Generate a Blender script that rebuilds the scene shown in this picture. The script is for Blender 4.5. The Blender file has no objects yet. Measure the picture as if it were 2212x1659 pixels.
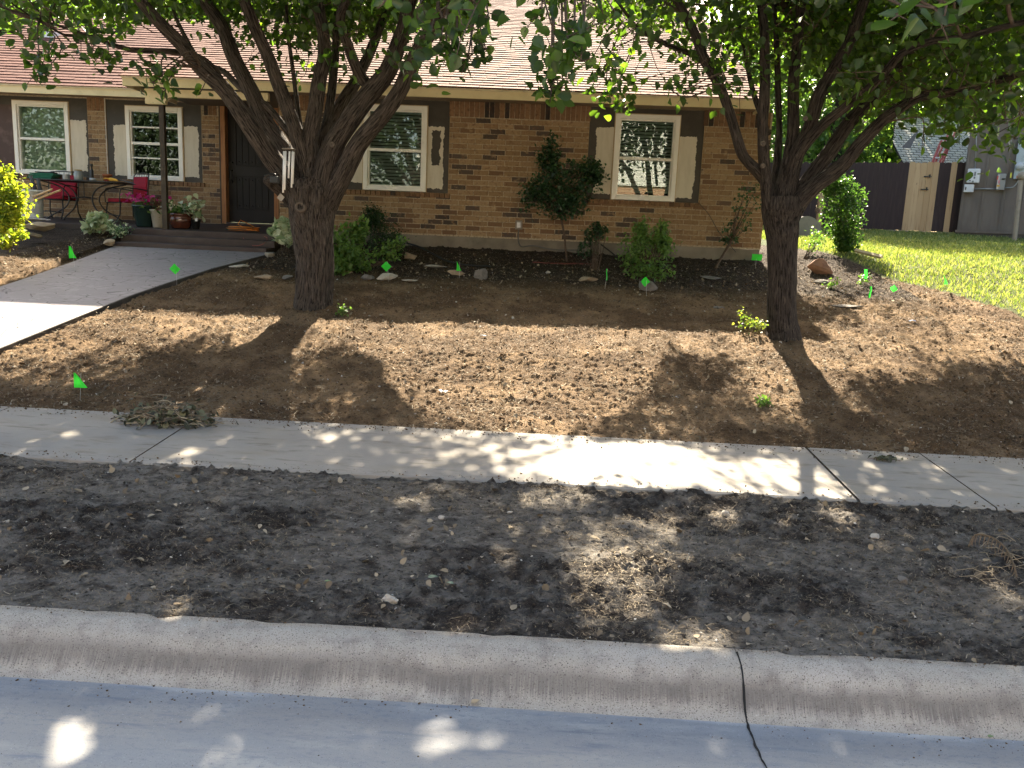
import bpy, math, random
import numpy as np
from math import radians, sin, cos, pi, atan2, sqrt
from mathutils import Vector, Matrix
random.seed(7); RNG = np.random.default_rng(7)
scene = bpy.context.scene
# ------------------------------------------------------------------ camera
EYE = np.array([0.0, 0.0, 1.6]); F = 1790.0
PITCH, ROLL, YAW = radians(10.3), radians(2.45), radians(2.03)
fw = np.array([sin(-YAW)*cos(PITCH), cos(YAW)*cos(PITCH), -sin(PITCH)])
rt = np.array([cos(YAW), sin(YAW), 0.0]); up = np.cross(rt, fw)
rt, up = rt*cos(ROLL)+up*sin(ROLL), -rt*sin(ROLL)+up*cos(ROLL)
cd = bpy.data.cameras.new('camera'); cam = bpy.data.objects.new('camera', cd)
scene.collection.objects.link(cam); scene.camera = cam
cd.sensor_width = 36; cd.lens = 36*F/2212; cd.clip_start = .05; cd.clip_end = 2000
cam.matrix_world = Matrix(((rt[0], up[0], -fw[0], 0), (rt[1], up[1], -fw[1], 0), (rt[2], up[2], -fw[2], 1.6), (0, 0, 0, 1)))
# ------------------------------------------------------------------ light
SUN_EL, SUN_AZ = radians(39), radians(0.0)          # azimuth measured from +Y towards +X
SUN = np.array([sin(SUN_AZ)*cos(SUN_EL), cos(SUN_AZ)*cos(SUN_EL), sin(SUN_EL)])
world = bpy.data.worlds.new('World'); scene.world = world; world.use_nodes = True
nt = world.node_tree; bg = nt.nodes['Background']
sky = nt.nodes.new('ShaderNodeTexSky'); sky.sky_type = 'NISHITA'; sky.sun_disc = False
sky.sun_elevation = SUN_EL; sky.sun_rotation = SUN_AZ; sky.air_density = 1.0; sky.dust_density = 2.5; sky.ozone_density = 1.0
wb = nt.nodes.new('ShaderNodeMixRGB'); wb.blend_type = 'MULTIPLY'; wb.inputs[0].default_value = 1; wb.inputs[2].default_value = (1.13, 1.0, .86, 1)   # camera white balance towards shade
nt.links.new(sky.outputs[0], wb.inputs[1]); nt.links.new(wb.outputs[0], bg.inputs[0]); bg.inputs[1].default_value = .086
sd = bpy.data.lights.new('sun', 'SUN'); sd.energy = 5.0; sd.angle = radians(.55); sd.color = (1, .88, .69)
sun = bpy.data.objects.new('sun', sd); scene.collection.objects.link(sun)
sun.rotation_euler = Vector(SUN).to_track_quat('Z', 'Y').to_euler()
vs = scene.view_settings; vs.view_transform = 'Standard'; vs.look = 'None'; vs.exposure = 2.65; vs.gamma = 1
scene.cycles.max_bounces = 8; scene.cycles.transparent_max_bounces = 12; scene.cycles.sample_clamp_indirect = 6

# ------------------------------------------------------------------ projection helpers
def ray(x, y): return fw+rt*(x-1106)/F-up*(y-829.5)/F
def onY(x, y, Y): d = ray(x, y); return EYE+d*Y/d[1]
def onZ(x, y, Z): d = ray(x, y); return EYE+d*(Z-1.6)/d[2]
def proj(P):
    d = np.atleast_2d(P)-EYE; z = d@fw; z = np.where(np.abs(z) < 1e-6, 1e-6, z)
    return 1106+F*(d@rt)/z, 829.5-F*(d@up)/z, z
TY = [-400, -6.2, -6.1, 2.83, 4.5, 5.5, 6.0, 8.5, 10, 11.2, 12, 13, 18, 20.5, 40, 400]
TZ = [.3, .3, .14, .14, .215, .265, .33, .79, 1.02, 1.19, 1.37, 1.53, 1.83, 2.03, 2.3, 2.3]
def ter(y): return np.interp(y, TY, TZ)
def G(x, y):
    d = ray(x, y); k = 2.0
    while k < 60:
        p = EYE+d*k
        if p[2] <= ter(p[1]): return p
        k += .004
    return p
# walkway edges (world) ------------------------------------------------
WY = [5.4, 6.7, 7.9, 9.1, 10.0, 11.25]
WR = [-4.66, -4.56, -4.40, -4.22, -4.05, -3.70]
WL = [-5.98, -5.90, -5.80, -5.78, -5.80, -5.90]
def wr(y): return np.interp(y, WY, WR)
def wl(y): return np.interp(y, WY, WL)
# lawn boundary
_lb = np.array([G(*p)[:2] for p in [(2230, 690), (2130, 655), (2010, 622), (1905, 598), (1830, 560), (1762, 541)]])
_lb = _lb[np.argsort(_lb[:, 1])]
def lawnx(y): return np.interp(y, _lb[:, 1], _lb[:, 0], left=9.0+0*0, right=_lb[-1, 0]-.2)

# ------------------------------------------------------------------ numpy noise
def _h(ix, iy, s):
    n = (ix.astype(np.int64)*374761393+iy.astype(np.int64)*668265263+s*1442695041) & 0x7fffffff
    n = ((n ^ (n >> 13))*1274126177) & 0x7fffffff
    return ((n ^ (n >> 16)) & 0xffff)/65535.0
def vnoise(x, y, s=0):
    ix = np.floor(x); iy = np.floor(y); fx = x-ix; fy = y-iy
    fx = fx*fx*(3-2*fx); fy = fy*fy*(3-2*fy); ix = ix.astype(np.int64); iy = iy.astype(np.int64)
    a = _h(ix, iy, s); b = _h(ix+1, iy, s); c = _h(ix, iy+1, s); d = _h(ix+1, iy+1, s)
    return (a*(1-fx)+b*fx)*(1-fy)+(c*(1-fx)+d*fx)*fy
def fbm(x, y, o=4, s=0, g=.5):
    v = 0; a = 1; t = 0
    for i in range(o):
        v = v+a*vnoise(x*2**i+13.7*i, y*2**i-7.1*i, s+i); t += a; a *= g
    return v/t

# ------------------------------------------------------------------ materials
def mat(name, base=(.5, .5, .5), rough=.8, layers=(), bump=(), spec=.3, attr=None, island=None, metal=0, transl=None, coord='Object', bumpd=.01):
    m = bpy.data.materials.new(name); m.use_nodes = True; t = m.node_tree; N = t.nodes; L = t.links
    b = N['Principled BSDF']; out = N['Material Output']
    tc = N.new('ShaderNodeTexCoord'); co = tc.outputs['Object']
    if coord != 'Object':
        a = N.new('ShaderNodeAttribute'); a.attribute_name = coord; co = a.outputs['Vector']
    b.inputs['Roughness'].default_value = rough; b.inputs['Metallic'].default_value = metal
    b.inputs['Specular IOR Level'].default_value = spec
    def noise(scale, det=4, st=(1, 1, 1), kind='noise'):
        mp = N.new('ShaderNodeMapping'); mp.inputs['Scale'].default_value = (scale*st[0], scale*st[1], scale*st[2]); L.new(co, mp.inputs[0])
        if kind == 'vor':
            n = N.new('ShaderNodeTexVoronoi'); n.feature = 'DISTANCE_TO_EDGE'; n.inputs['Scale'].default_value = 1; L.new(mp.outputs[0], n.inputs['Vector']); return n.outputs['Distance']
        n = N.new('ShaderNodeTexNoise'); n.inputs['Scale'].default_value = 1; n.inputs['Detail'].default_value = det; n.inputs['Roughness'].default_value = .6
        L.new(mp.outputs[0], n.inputs['Vector']); return n.outputs['Fac']
    col = None
    if attr:
        a = N.new('ShaderNodeAttribute'); a.attribute_name = attr; col = a.outputs['Color']
    if island:
        g = N.new('ShaderNodeNewGeometry'); r = N.new('ShaderNodeValToRGB'); r.color_ramp.interpolation = 'CONSTANT' if island[0] == 'C' else 'LINEAR'
        els = island[1]; e = r.color_ramp.elements
        while len(e) < len(els): e.new(.5)
        for i, (p, c) in enumerate(els): e[i].position = p; e[i].color = (*c, 1)
        L.new(g.outputs['Random Per Island'], r.inputs[0]); col = r.outputs[0]
    if col is None:
        rgb = N.new('ShaderNodeRGB'); rgb.outputs[0].default_value = (*base, 1); col = rgb.outputs[0]
    for ly in layers:
        sc, c2, lo, hi = ly[:4]; st = ly[4] if len(ly) > 4 else (1, 1, 1); kind = ly[5] if len(ly) > 5 else 'noise'; mode = ly[6] if len(ly) > 6 else 'MIX'
        f = noise(sc, 5, st, kind); mr = N.new('ShaderNodeMapRange'); mr.inputs['From Min'].default_value = lo; mr.inputs['From Max'].default_value = hi
        L.new(f, mr.inputs['Value']); mx = N.new('ShaderNodeMixRGB'); mx.blend_type = mode; L.new(mr.outputs[0], mx.inputs[0]); L.new(col, mx.inputs[1]); mx.inputs[2].default_value = (*c2, 1); col = mx.outputs[0]
    L.new(col, b.inputs['Base Color'])
    prev = None
    for bp in bump:
        sc, strength = bp[:2]; st = bp[2] if len(bp) > 2 else (1, 1, 1); kind = bp[3] if len(bp) > 3 else 'noise'
        f = noise(sc, 6, st, kind); bn = N.new('ShaderNodeBump'); bn.inputs['Strength'].default_value = strength; bn.inputs['Distance'].default_value = bumpd
        L.new(f, bn.inputs['Height'])
        if prev is not None: L.new(prev, bn.inputs['Normal'])
        prev = bn.outputs[0]
    if prev is not None: L.new(prev, b.inputs['Normal'])
    if transl:
        tr = N.new('ShaderNodeBsdfTranslucent'); mul = N.new('ShaderNodeMixRGB'); mul.blend_type = 'MULTIPLY'; mul.inputs[0].default_value = 1
        L.new(col, mul.inputs[1]); mul.inputs[2].default_value = (*transl[1], 1); L.new(mul.outputs[0], tr.inputs[0])
        mx = N.new('ShaderNodeMixShader'); mx.inputs[0].default_value = transl[0]; L.new(b.outputs[0], mx.inputs[1]); L.new(tr.outputs[0], mx.inputs[2]); L.new(mx.outputs[0], out.inputs[0])
    return m

soil_m = mat('soil', attr='col', rough=.95, spec=.15, layers=[(90, (.30, .24, .17), .59, .72, (.5, 1.3, 1), 'noise'), (45, (.014, .011, .010), .55, .70, (.7, 1.2, 1)), (150, (.012, .010, .009), .59, .70), (200, (.30, .26, .2), .62, .70)], bump=[(60, 1), (160, 1)], bumpd=.018)
conc_m = mat('sidewalk_concrete', (.34, .31, .27), .9, [(1.1, (.26, .245, .225), .42, .65), (5, (.30, .265, .215), .5, .7, (.5, 1.4, 1)), (14, (.20, .175, .14), .56, .72, (.35, 1.4, 1)), (160, (.22, .19, .16), .62, .72), (4, (.16, .12, .09), .62, .80, (.4, 1.6, 1))], [(120, .25), (30, .15)], bumpd=.004)
curb_m = mat('curb_concrete', (.41, .375, .325), .9, [(2, (.47, .43, .38), .45, .7), (11, (.28, .25, .22), .5, .72), (210, (.06, .05, .045), .56, .65), (120, (.58, .54, .48), .62, .70)], [(200, .6), (60, .3)], bumpd=.005)
street_m = mat('street_concrete', (.41, .385, .35), .9, [(1.3, (.35, .35, .345), .42, .62, (.5, 2.4, 1)), (3.1, (.50, .475, .43), .52, .72, (.6, 2.0, 1)), (9, (.27, .285, .305), .57, .70, (.35, 2.0, 1)), (45, (.30, .305, .315), .53, .72, (.7, 1.3, 1)), (1.1, (.20, .19, .185), .66, .72, (.8, 1.6, 1)), (230, (.17, .175, .19), .59, .70), (170, (.6, .6, .6), .64, .72)], [(220, .35), (60, .2)], bumpd=.003)
walk_m = mat('stamped_concrete', (.245, .22, .235), .6, [(1.6, (.31, .29, .295), .4, .7), (9, (.17, .15, .15), .55, .75), (7, (.05, .045, .045), .03, .006, (.6, 1, 1), 'vor'), (5.5, (.24, .22, .23), .47, .53), (22, (.12, .10, .095), .62, .72, (.5, 1.5, 1)), (45, (.30, .28, .28), .6, .72), (6, (.10, .07, .05), .64, .8)], [(7, .3, (.6, 1, 1), 'vor'), (25, .4)], spec=.4, bumpd=.006)
edge_m = mat('shaded_slab_side', (.06, .055, .05), .9, [(9, (.10, .09, .08), .5, .7)])  # shadow on the slab's side put into its colour
brick_m = mat('brick', rough=.85, island=('L', [(0, (.24, .15, .078)), (.3, (.29, .19, .10)), (.55, (.335, .23, .13)), (.74, (.225, .135, .07)), (.86, (.165, .095, .052)), (.885, (.095, .068, .052)), (1, (.06, .046, .038))]), layers=[(24, (.17, .09, .045), .52, .72), (8, (.44, .31, .17), .58, .78), (80, (.07, .045, .03), .60, .72)], bump=[(90, .6), (20, .3)], bumpd=.005)
mortar_m = mat('mortar', (.42, .34, .235), .95, [(30, (.16, .12, .08), .45, .7)], [(100, .5)], bumpd=.004)
found_m = mat('foundation_concrete', (.20, .17, .13), .9, [(3, (.13, .11, .085), .45, .7), (.9, (.28, .25, .2), .5, .7)], [(30, .4)])
soldier_m = mat('brick_red', rough=.85, island=('L', [(0, (.19, .105, .055)), (.5, (.25, .145, .075)), (.85, (.15, .085, .045)), (.9, (.035, .028, .024)), (1, (.03, .025, .022))]), layers=[(24, (.10, .05, .025), .5, .72)], bump=[(90, .6)], bumpd=.005)
shingle_m = mat('roof_shingle', rough=.9, spec=.12, island=('L', [(0, (.112, .048, .038)), (.4, (.138, .062, .049)), (.75, (.165, .080, .062)), (1, (.115, .050, .040))]), layers=[(300, (.22, .12, .10), .52, .7), (2.0, (.12, .062, .052), .5, .75)], bump=[(260, .5)], bumpd=.003)
gshingle_m = mat('grey_shingle', rough=.85, island=('L', [(0, (.40, .39, .34)), (.5, (.52, .50, .43)), (1, (.44, .42, .37))]), layers=[(200, (.5, .49, .44), .5, .7)], bump=[(200, .4)], bumpd=.003)
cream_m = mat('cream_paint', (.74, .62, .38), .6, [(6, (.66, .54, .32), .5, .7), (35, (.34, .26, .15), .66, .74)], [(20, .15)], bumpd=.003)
raw_m = mat('bare_panel', (.60, .54, .43), .75, [(5, (.52, .46, .35), .45, .7, (3, 1, .5)), (22, (.36, .29, .2), .66, .76)], [(30, .1)])
dpanel_m = mat('dark_brown_paint', (.050, .043, .034), .55, [(4, (.07, .058, .045), .45, .7), (40, (.09, .075, .06), .64, .74)], [(40, .15)], bumpd=.003)
rpanel_m = mat('weathered_brown_paint', (.075, .045, .038), .6, [(5, (.15, .10, .085), .5, .72), (2, (.05, .033, .03), .5, .7)])
vinyl_m = mat('white_window_vinyl', (.80, .77, .70), .4, [(8, (.7, .66, .58), .6, .8)], spec=.5)
trim_m = mat('tan_trim', (.50, .38, .22), .7, [(12, (.36, .25, .13), .5, .75)])
cedar_m = mat('cedar_wood', (.36, .17, .07), .7, [(9, (.22, .09, .04), .5, .7, (4, 4, .35)), (5, (.06, .03, .02), .68, .76)], [(30, .3, (4, 4, .3))])
door_m = mat('dark_door_paint', (.013, .011, .010), .5, [(3, (.018, .015, .014), .4, .7)], spec=.25)
iron_m = mat('black_iron', (.012, .012, .012), .45, spec=.5)
dark_m = mat('dark_interior', (.012, .012, .012), .9)
step_m = mat('brown_stained_concrete', (.060, .043, .038), .65, [(4, (.085, .065, .058), .45, .7), (30, (.11, .09, .08), .64, .76)], [(60, .2)], bumpd=.004)
post_m = mat('brown_post_paint', (.050, .036, .024), .5, [(8, (.10, .075, .05), .55, .75)])
blind_m = mat('white_blind', (.50, .54, .50), .6)
shade_m = mat('pale_green_blind', (.50, .56, .44), .7, [(3, (.42, .48, .38), .4, .7)], transl=(.3, (1, 1, 1)))
def bark(name, c1, c2, c3):
    return mat(name, c1, .9, [(1, c2, .50, .66, (60, 60, 7)), (1, c3, .50, .40, (85, 85, 8)), (1, (.20, .15, .11), .64, .8, (110, 110, 25))], [(1, .8, (110, 110, 18)), (1, 1.0, (75, 75, 7))], spec=.2, coord='bk', bumpd=.035)
bark1_m = bark('pear_bark', (.088, .070, .057), (.16, .130, .105), (.020, .016, .013))
bark2_m = bark('pear_bark_dark', (.062, .050, .042), (.115, .092, .076), (.016, .013, .011))
twig_m = mat('twig', (.085, .058, .042), .9, [(30, (.14, .11, .08), .5, .7)])
leaf_m = mat('pear_leaf', rough=.34, spec=.5, island=('L', [(0, (.020, .038, .018)), (.6, (.030, .058, .024)), (.85, (.052, .092, .032)), (1, (.08, .13, .035))]), transl=(.45, (4.4, 4.7, .7)))
leaf2_m = mat('far_leaf', rough=.5, island=('L', [(0, (.05, .10, .035)), (.6, (.085, .15, .05)), (1, (.14, .22, .07))]), transl=(.45, (2.3, 2.4, .9)))
darkleaf_m = mat('added_tree_leaf', rough=.6, island=('L', [(0, (.015, .03, .012)), (1, (.035, .06, .02))]))  # leaf colour darkened so the added trees reflect dimly in the windows
def lm(name, a, b, c, tr=(.35, (2.0, 2.2, .8)), rough=.42): return mat(name, rough=rough, spec=.4, island=('L', [(0, a), (.5, b), (1, c)]), transl=tr)
holly_m = lm('holly_leaf', (.018, .042, .022), (.030, .065, .034), (.05, .10, .05), rough=.32)
bright_m = lm('bright_shrub_leaf', (.07, .14, .04), (.11, .19, .05), (.16, .25, .07))
fine_m = lm('dark_shrub_leaf', (.015, .035, .015), (.022, .05, .02), (.035, .07, .025))
yellow_m = lm('golden_leaf', (.10, .17, .03), (.24, .29, .04), (.40, .40, .06), (.45, (2.0, 2.0, .6)))
calad_m = lm('caladium_leaf', (.52, .60, .40), (.62, .66, .50), (.16, .28, .12), (.2, (1.1, 1.2, .8)))
dry_m = mat('debris', rough=.9, island=('L', [(0, (.16, .12, .08)), (.4, (.30, .24, .16)), (.7, (.09, .07, .05)), (1, (.42, .35, .25))]))
clod_m = mat('clod', rough=.95, spec=.1, island=('L', [(0, (.085, .052, .028)), (.5, (.145, .093, .051)), (.9, (.21, .14, .08)), (1, (.30, .22, .14))]), bump=[(150, .8)])
clodg_m = mat('grey_clod', rough=.95, spec=.1, island=('L', [(0, (.06, .052, .045)), (.5, (.10, .088, .076)), (.9, (.15, .135, .12)), (1, (.22, .20, .18))]), bump=[(150, .8)])
pebble_m = mat('pebble', rough=.85, island=('L', [(0, (.30, .26, .21)), (.5, (.45, .41, .35)), (1, (.62, .58, .52))]))
grass_m = lm('grass_blade', (.09, .15, .04), (.19, .25, .075), (.36, .37, .16), (.32, (1.8, 1.75, .8)), .55)
def stone_mat(n, c, c2): return mat(n, c, .9, [(9, c2, .45, .7), (60, tuple(v*.5 for v in c), .62, .72)], [(18, .6), (70, .5)], bumpd=.015)
stone_tan = stone_mat('tan_stone', (.36, .28, .19), (.27, .20, .13)); stone_grey = stone_mat('grey_stone', (.20, .18, .16), (.13, .115, .10))
stone_pale = stone_mat('pale_stone', (.46, .42, .36), (.36, .32, .27)); stone_red = stone_mat('rust_stone', (.26, .14, .09), (.17, .085, .055))
flag_m = mat('green_flag', (.06, .80, .06), .5, transl=(.4, (1, 1, 1)))
wire_m = mat('flag_wire', (.55, .55, .55), .4, metal=.6)
red_m = mat('red_cushion', (.30, .012, .03), .8, [(40, (.22, .01, .022), .5, .7)])
white_m = mat('white_plastic', (.72, .74, .76), .4)
metal_m = mat('grey_metal', (.34, .35, .36), .45, metal=.5); alu_m = mat('chime_metal', (.86, .84, .80), .4, metal=.1)
def simple(n, c, r=.6, **k): return mat(n, c, r, [(12, tuple(v*.75 for v in c), .5, .75)], **k)
def glass_mat():
    m = bpy.data.materials.new('window_glass'); m.use_nodes = True; t = m.node_tree; N = t.nodes; L = t.links; N.remove(N['Principled BSDF'])
    tr = N.new('ShaderNodeBsdfTransparent'); tr.inputs[0].default_value = (.80, .86, .82, 1); gl = N.new('ShaderNodeBsdfGlossy'); gl.inputs['Roughness'].default_value = .01
    fr = N.new('ShaderNodeFresnel'); fr.inputs[0].default_value = 1.6; mu = N.new('ShaderNodeMath'); mu.operation = 'MULTIPLY'; mu.inputs[1].default_value = 1.25; L.new(fr.outputs[0], mu.inputs[0])
    nz = N.new('ShaderNodeTexNoise'); nz.inputs['Scale'].default_value = 2.5; bm = N.new('ShaderNodeBump'); bm.inputs['Strength'].default_value = .008; L.new(nz.outputs[0], bm.inputs['Height']); L.new(bm.outputs[0], gl.inputs['Normal'])
    mx = N.new('ShaderNodeMixShader'); L.new(mu.outputs[0], mx.inputs[0]); L.new(tr.outputs[0], mx.inputs[1]); L.new(gl.outputs[0], mx.inputs[2]); L.new(mx.outputs[0], N['Material Output'].inputs[0]); return m
glass_m = glass_mat()

# ------------------------------------------------------------------ object helpers
def mesh_np(name, V, Fl, sizes, smooth=False):
    """V (n,3); Fl flat vertex indices; sizes per face"""
    me = bpy.data.meshes.new(name); V = np.asarray(V, np.float32); Fl = np.asarray(Fl, np.int32); sizes = np.asarray(sizes, np.int32)
    me.vertices.add(len(V)); me.vertices.foreach_set('co', V.ravel()); me.loops.add(len(Fl)); me.loops.foreach_set('vertex_index', Fl)
    me.polygons.add(len(sizes)); st = np.concatenate([[0], np.cumsum(sizes)[:-1]]).astype(np.int32)
    me.polygons.foreach_set('loop_start', st); me.polygons.foreach_set('loop_total', sizes)
    if smooth: me.polygons.foreach_set('use_smooth', np.ones(len(sizes), bool))
    me.update(calc_edges=True); me.validate(); return me
class MB:
    def __init__(s): s.v = []; s.f = []; s.bk = []
    def add(s, V, Fc, bk=None):
        o = len(s.v); s.v += [tuple(map(float, p)) for p in V]; s.f += [tuple(i+o for i in f) for f in Fc]
        s.bk += list(bk) if bk is not None else [tuple(map(float, p)) for p in V]; return s
    def box(s, x0, x1, y0, y1, z0, z1, M=None):
        V = [(x, y, z) for z in (z0, z1) for y in (y0, y1) for x in (x0, x1)]
        if M is not None: V = [tuple(M @ Vector(p)) for p in V]
        return s.add(V, [(0, 2, 3, 1), (4, 5, 7, 6), (0, 1, 5, 4), (2, 6, 7, 3), (0, 4, 6, 2), (1, 3, 7, 5)])
    def prism(s, pts, y0, y1):         # polygon in x,z extruded along y
        n = len(pts); V = [(p[0], y0, p[1]) for p in pts]+[(p[0], y1, p[1]) for p in pts]
        return s.add(V, [tuple(range(n)), tuple(range(2*n-1, n-1, -1))]+[(i, i+n, (i+1) % n+n, (i+1) % n) for i in range(n)])
    def slab(s, pts, z0, z1):
        n = len(pts); V = [(p[0], p[1], z0) for p in pts]+[(p[0], p[1], z1) for p in pts]
        return s.add(V, [tuple(range(n-1, -1, -1)), tuple(range(n, 2*n))]+[(i, (i+1) % n, (i+1) % n+n, i+n) for i in range(n)])
    def tube(s, P, R, n=10, rough=0, step=None, cap=True, seed=0, flare=None):
        P = np.array(P, float); R = np.array(R, float)
        if step:
            seg = np.linalg.norm(np.diff(P, axis=0), axis=1); L = np.concatenate([[0], np.cumsum(seg)])
            t = np.linspace(0, L[-1], max(3, int(L[-1]/step)+1)); P2 = np.array([catmull(P, L, u) for u in t]); R = np.interp(t, L, R); P = P2
        seg = np.linalg.norm(np.diff(P, axis=0), axis=1); L = np.concatenate([[0], np.cumsum(seg)])
        T = np.gradient(P, axis=0); T /= np.linalg.norm(T, axis=1)[:, None]+1e-9
        u = np.cross(T[0], [0, 0, 1.0]);  u = u if np.linalg.norm(u) > .1 else np.cross(T[0], [0, 1.0, 0]); u /= np.linalg.norm(u)
        V = []; B = []; th = np.linspace(0, 2*pi, n, endpoint=False)
        for i in range(len(P)):
            u = u-T[i]*(u@T[i]); u /= np.linalg.norm(u); w = np.cross(T[i], u); r = np.full(n, R[i])
            if rough:
                a = vnoise(th/(2*pi)*n*.0+np.cos(th)*R[i]*22+seed*9+50, np.sin(th)*R[i]*22+L[i]*5+60, seed)+.6*vnoise(np.cos(th)*R[i]*60+seed+90, np.sin(th)*R[i]*60+L[i]*9+70, seed+3)
                r = r*(1+rough*(a-.8)); 
                lump = vnoise(np.cos(th)*1.2+seed*3+20, np.sin(th)*1.2+L[i]*2.2+30, seed+5); r = r*(1+rough*.9*(lump-.5))
            if flare: r = r+flare[0]*np.exp(-L[i]/flare[1])*(1+.5*np.cos(th*5+seed))
            for k in range(n):
                c, q = cos(th[k]), sin(th[k]); V.append(P[i]+(u*c+w*q)*r[k]); B.append((c*R[i]+seed, q*R[i], L[i]+seed))
        Fc = [(i*n+k, i*n+(k+1) % n, (i+1)*n+(k+1) % n, (i+1)*n+k) for i in range(len(P)-1) for k in range(n)]
        if cap: Fc += [tuple(range(n-1, -1, -1)), tuple((len(P)-1)*n+k for k in range(n))]
        return s.add(V, Fc, B)
    def lathe(s, prof, c=(0, 0, 0), n=20, sx=1, sy=1):
        V = [(c[0]+r*cos(2*pi*k/n)*sx, c[1]+r*sin(2*pi*k/n)*sy, c[2]+z) for r, z in prof for k in range(n)]
        Fc = [(i*n+k, i*n+(k+1) % n, (i+1)*n+(k+1) % n, (i+1)*n+k) for i in range(len(prof)-1) for k in range(n)]
        return s.add(V, Fc+[tuple(range(n-1, -1, -1)), tuple((len(prof)-1)*n+k for k in range(n))])
    def build(s, name, m, parent=None, smooth=False, bk=False, bevel=0):
        me = bpy.data.meshes.new(name); me.from_pydata(s.v, [], s.f); me.update()
        if bk:
            a = me.attributes.new('bk', 'FLOAT_VECTOR', 'POINT'); a.data.foreach_set('vector', np.array(s.bk, np.float32).ravel())
        o = link(name, me, m, parent, smooth)
        if bevel:
            b = o.modifiers.new('bevel', 'BEVEL'); b.width = bevel; b.segments = 2; b.limit_method = 'ANGLE'
        return o
def catmull(P, L, u):
    i = min(max(np.searchsorted(L, u, side='right')-1, 0), len(P)-2); t = (u-L[i])/(L[i+1]-L[i]+1e-9)
    p0, p1, p2, p3 = P[max(i-1, 0)], P[i], P[i+1], P[min(i+2, len(P)-1)]
    return .5*((2*p1)+(-p0+p2)*t+(2*p0-5*p1+4*p2-p3)*t*t+(-p0+3*p1-3*p2+p3)*t**3)
def link(name, me, m, parent=None, smooth=False):
    if smooth: me.polygons.foreach_set('use_smooth', np.ones(len(me.polygons), bool))
    o = bpy.data.objects.new(name, me); scene.collection.objects.link(o)
    if m: me.materials.append(m)
    if parent:
        o.parent = parent
        if parent.type == 'EMPTY': o.matrix_parent_inverse = Matrix.Translation(-Vector(parent.location))
        else: o.matrix_parent_inverse = Matrix.Identity(4)
        if parent.type != 'EMPTY' and parent.parent: pass
    return o
def tag(o, label, cat, group=None):
    o['label'] = label; o['category'] = cat
    if group: o['group'] = group
    return o
def thing(name, label, cat, loc=(0, 0, 0), group=None):
    o = bpy.data.objects.new(name, None); scene.collection.objects.link(o); o.location = tuple(map(float, loc)); o.empty_display_size = .2
    return tag(o, label, cat, group)
def structure(o, kind='structure'): o['kind'] = kind; return o

# ================================================================== GROUND
def axis(a, b, fine0, fine1, d, far):
    c = list(np.arange(fine0, fine1+d/2, d)); g = d; x = fine0
    lo = []; 
    while x > a: g = min(g*1.35, far); x -= g; lo.append(x)
    hi = []; g = d; x = c[-1]
    while x < b: g = min(g*1.35, far); x += g; hi.append(x)
    return np.array(lo[::-1]+c+hi)
gx = axis(-400, 400, -6.4, 6.2, .0115, 60)
gy = np.concatenate([axis(-400, 2.80, 2.60, 2.80, .05, 60)[:-1][:], [2.81], np.arange(2.825, 4.5, .0065), np.arange(4.5, 7.2, .0115), np.arange(7.2, 12.6, .02)])
gy = gy[gy < 12.6]; gy = np.unique(np.round(gy, 4)); tail = []; g = .03; y = 12.62
while y < 400: tail.append(y); g = min(g*1.25, 60); y += g
gy = np.concatenate([gy, tail])
X, Y = np.meshgrid(gx, gy)
def relief(X, Y):
    park = (Y > 2.83) & (Y < 4.5); n = fbm(X*9, Y*9, 3, 3)-.5
    r = .030*(fbm(X*2.2, Y*2.2, 3, 1)-.5)+.030*n*1.0
    rough = fbm(X*28, Y*28, 3, 11); clod = np.clip(rough-.50, 0, 1)*.075+np.clip(fbm(X*75, Y*75, 2, 17)-.5, 0, 1)*.03
    dry = np.clip((fbm(X*1.1+3, Y*2.4, 4, 21)-.46)*6, 0, 1)      # compact patches of the parkway
    clod = np.where(park, clod*(1.1-.85*dry)+.020*(fbm(X*16, Y*24, 3, 71)-.5)+.010*(1.2-dry)*(vnoise(X*120, Y*130, 91)-.5), clod)
    crack = np.abs(fbm(X*5+.3*fbm(X*20, Y*20, 2, 5), Y*6, 3, 31)-.5); r = np.where(park, r-.008*np.clip(1-crack/.009, 0, 1)*dry, r)
    return r+clod*.85, dry
R, DRY = relief(X, Y)
Z = ter(Y)+0*X
inx = (X > -9) & (X < 9); inwk0 = (X > wl(Y)-.1) & (X < wr(Y)+.15)
lawn = (X > lawnx(Y)+.08*(fbm(X*5, Y*5, 3, 9)-.5)) & (Y > 8.3)
edge_ = np.minimum(np.clip((Y-2.84)/.12, .1, 1), np.where(Y > 5.49, np.clip((Y-5.5)/.15, .15, 1), 1)); R = R*edge_-(1-edge_)*.006
fadeR = np.where(inx & (Y > 2.83) & (Y < 16), 1, .15); Rr = R*fadeR; Rr = np.where(lawn, Rr*.35, Rr)
Z = Z+Rr-.012
Z += np.where((Y > 5.9) & (Y < 11), .022*(fbm(X*1.1+.4*Y, Y*3.2, 3, 120)-.5)+.03*(fbm(X*4.2, Y*4.2, 2, 125)-.5), 0)*(~inwk0)
mound = .07*np.exp(-((X-1.1)**2/2.2+(Y-7.2)**2/.8)); Z += mound
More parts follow.
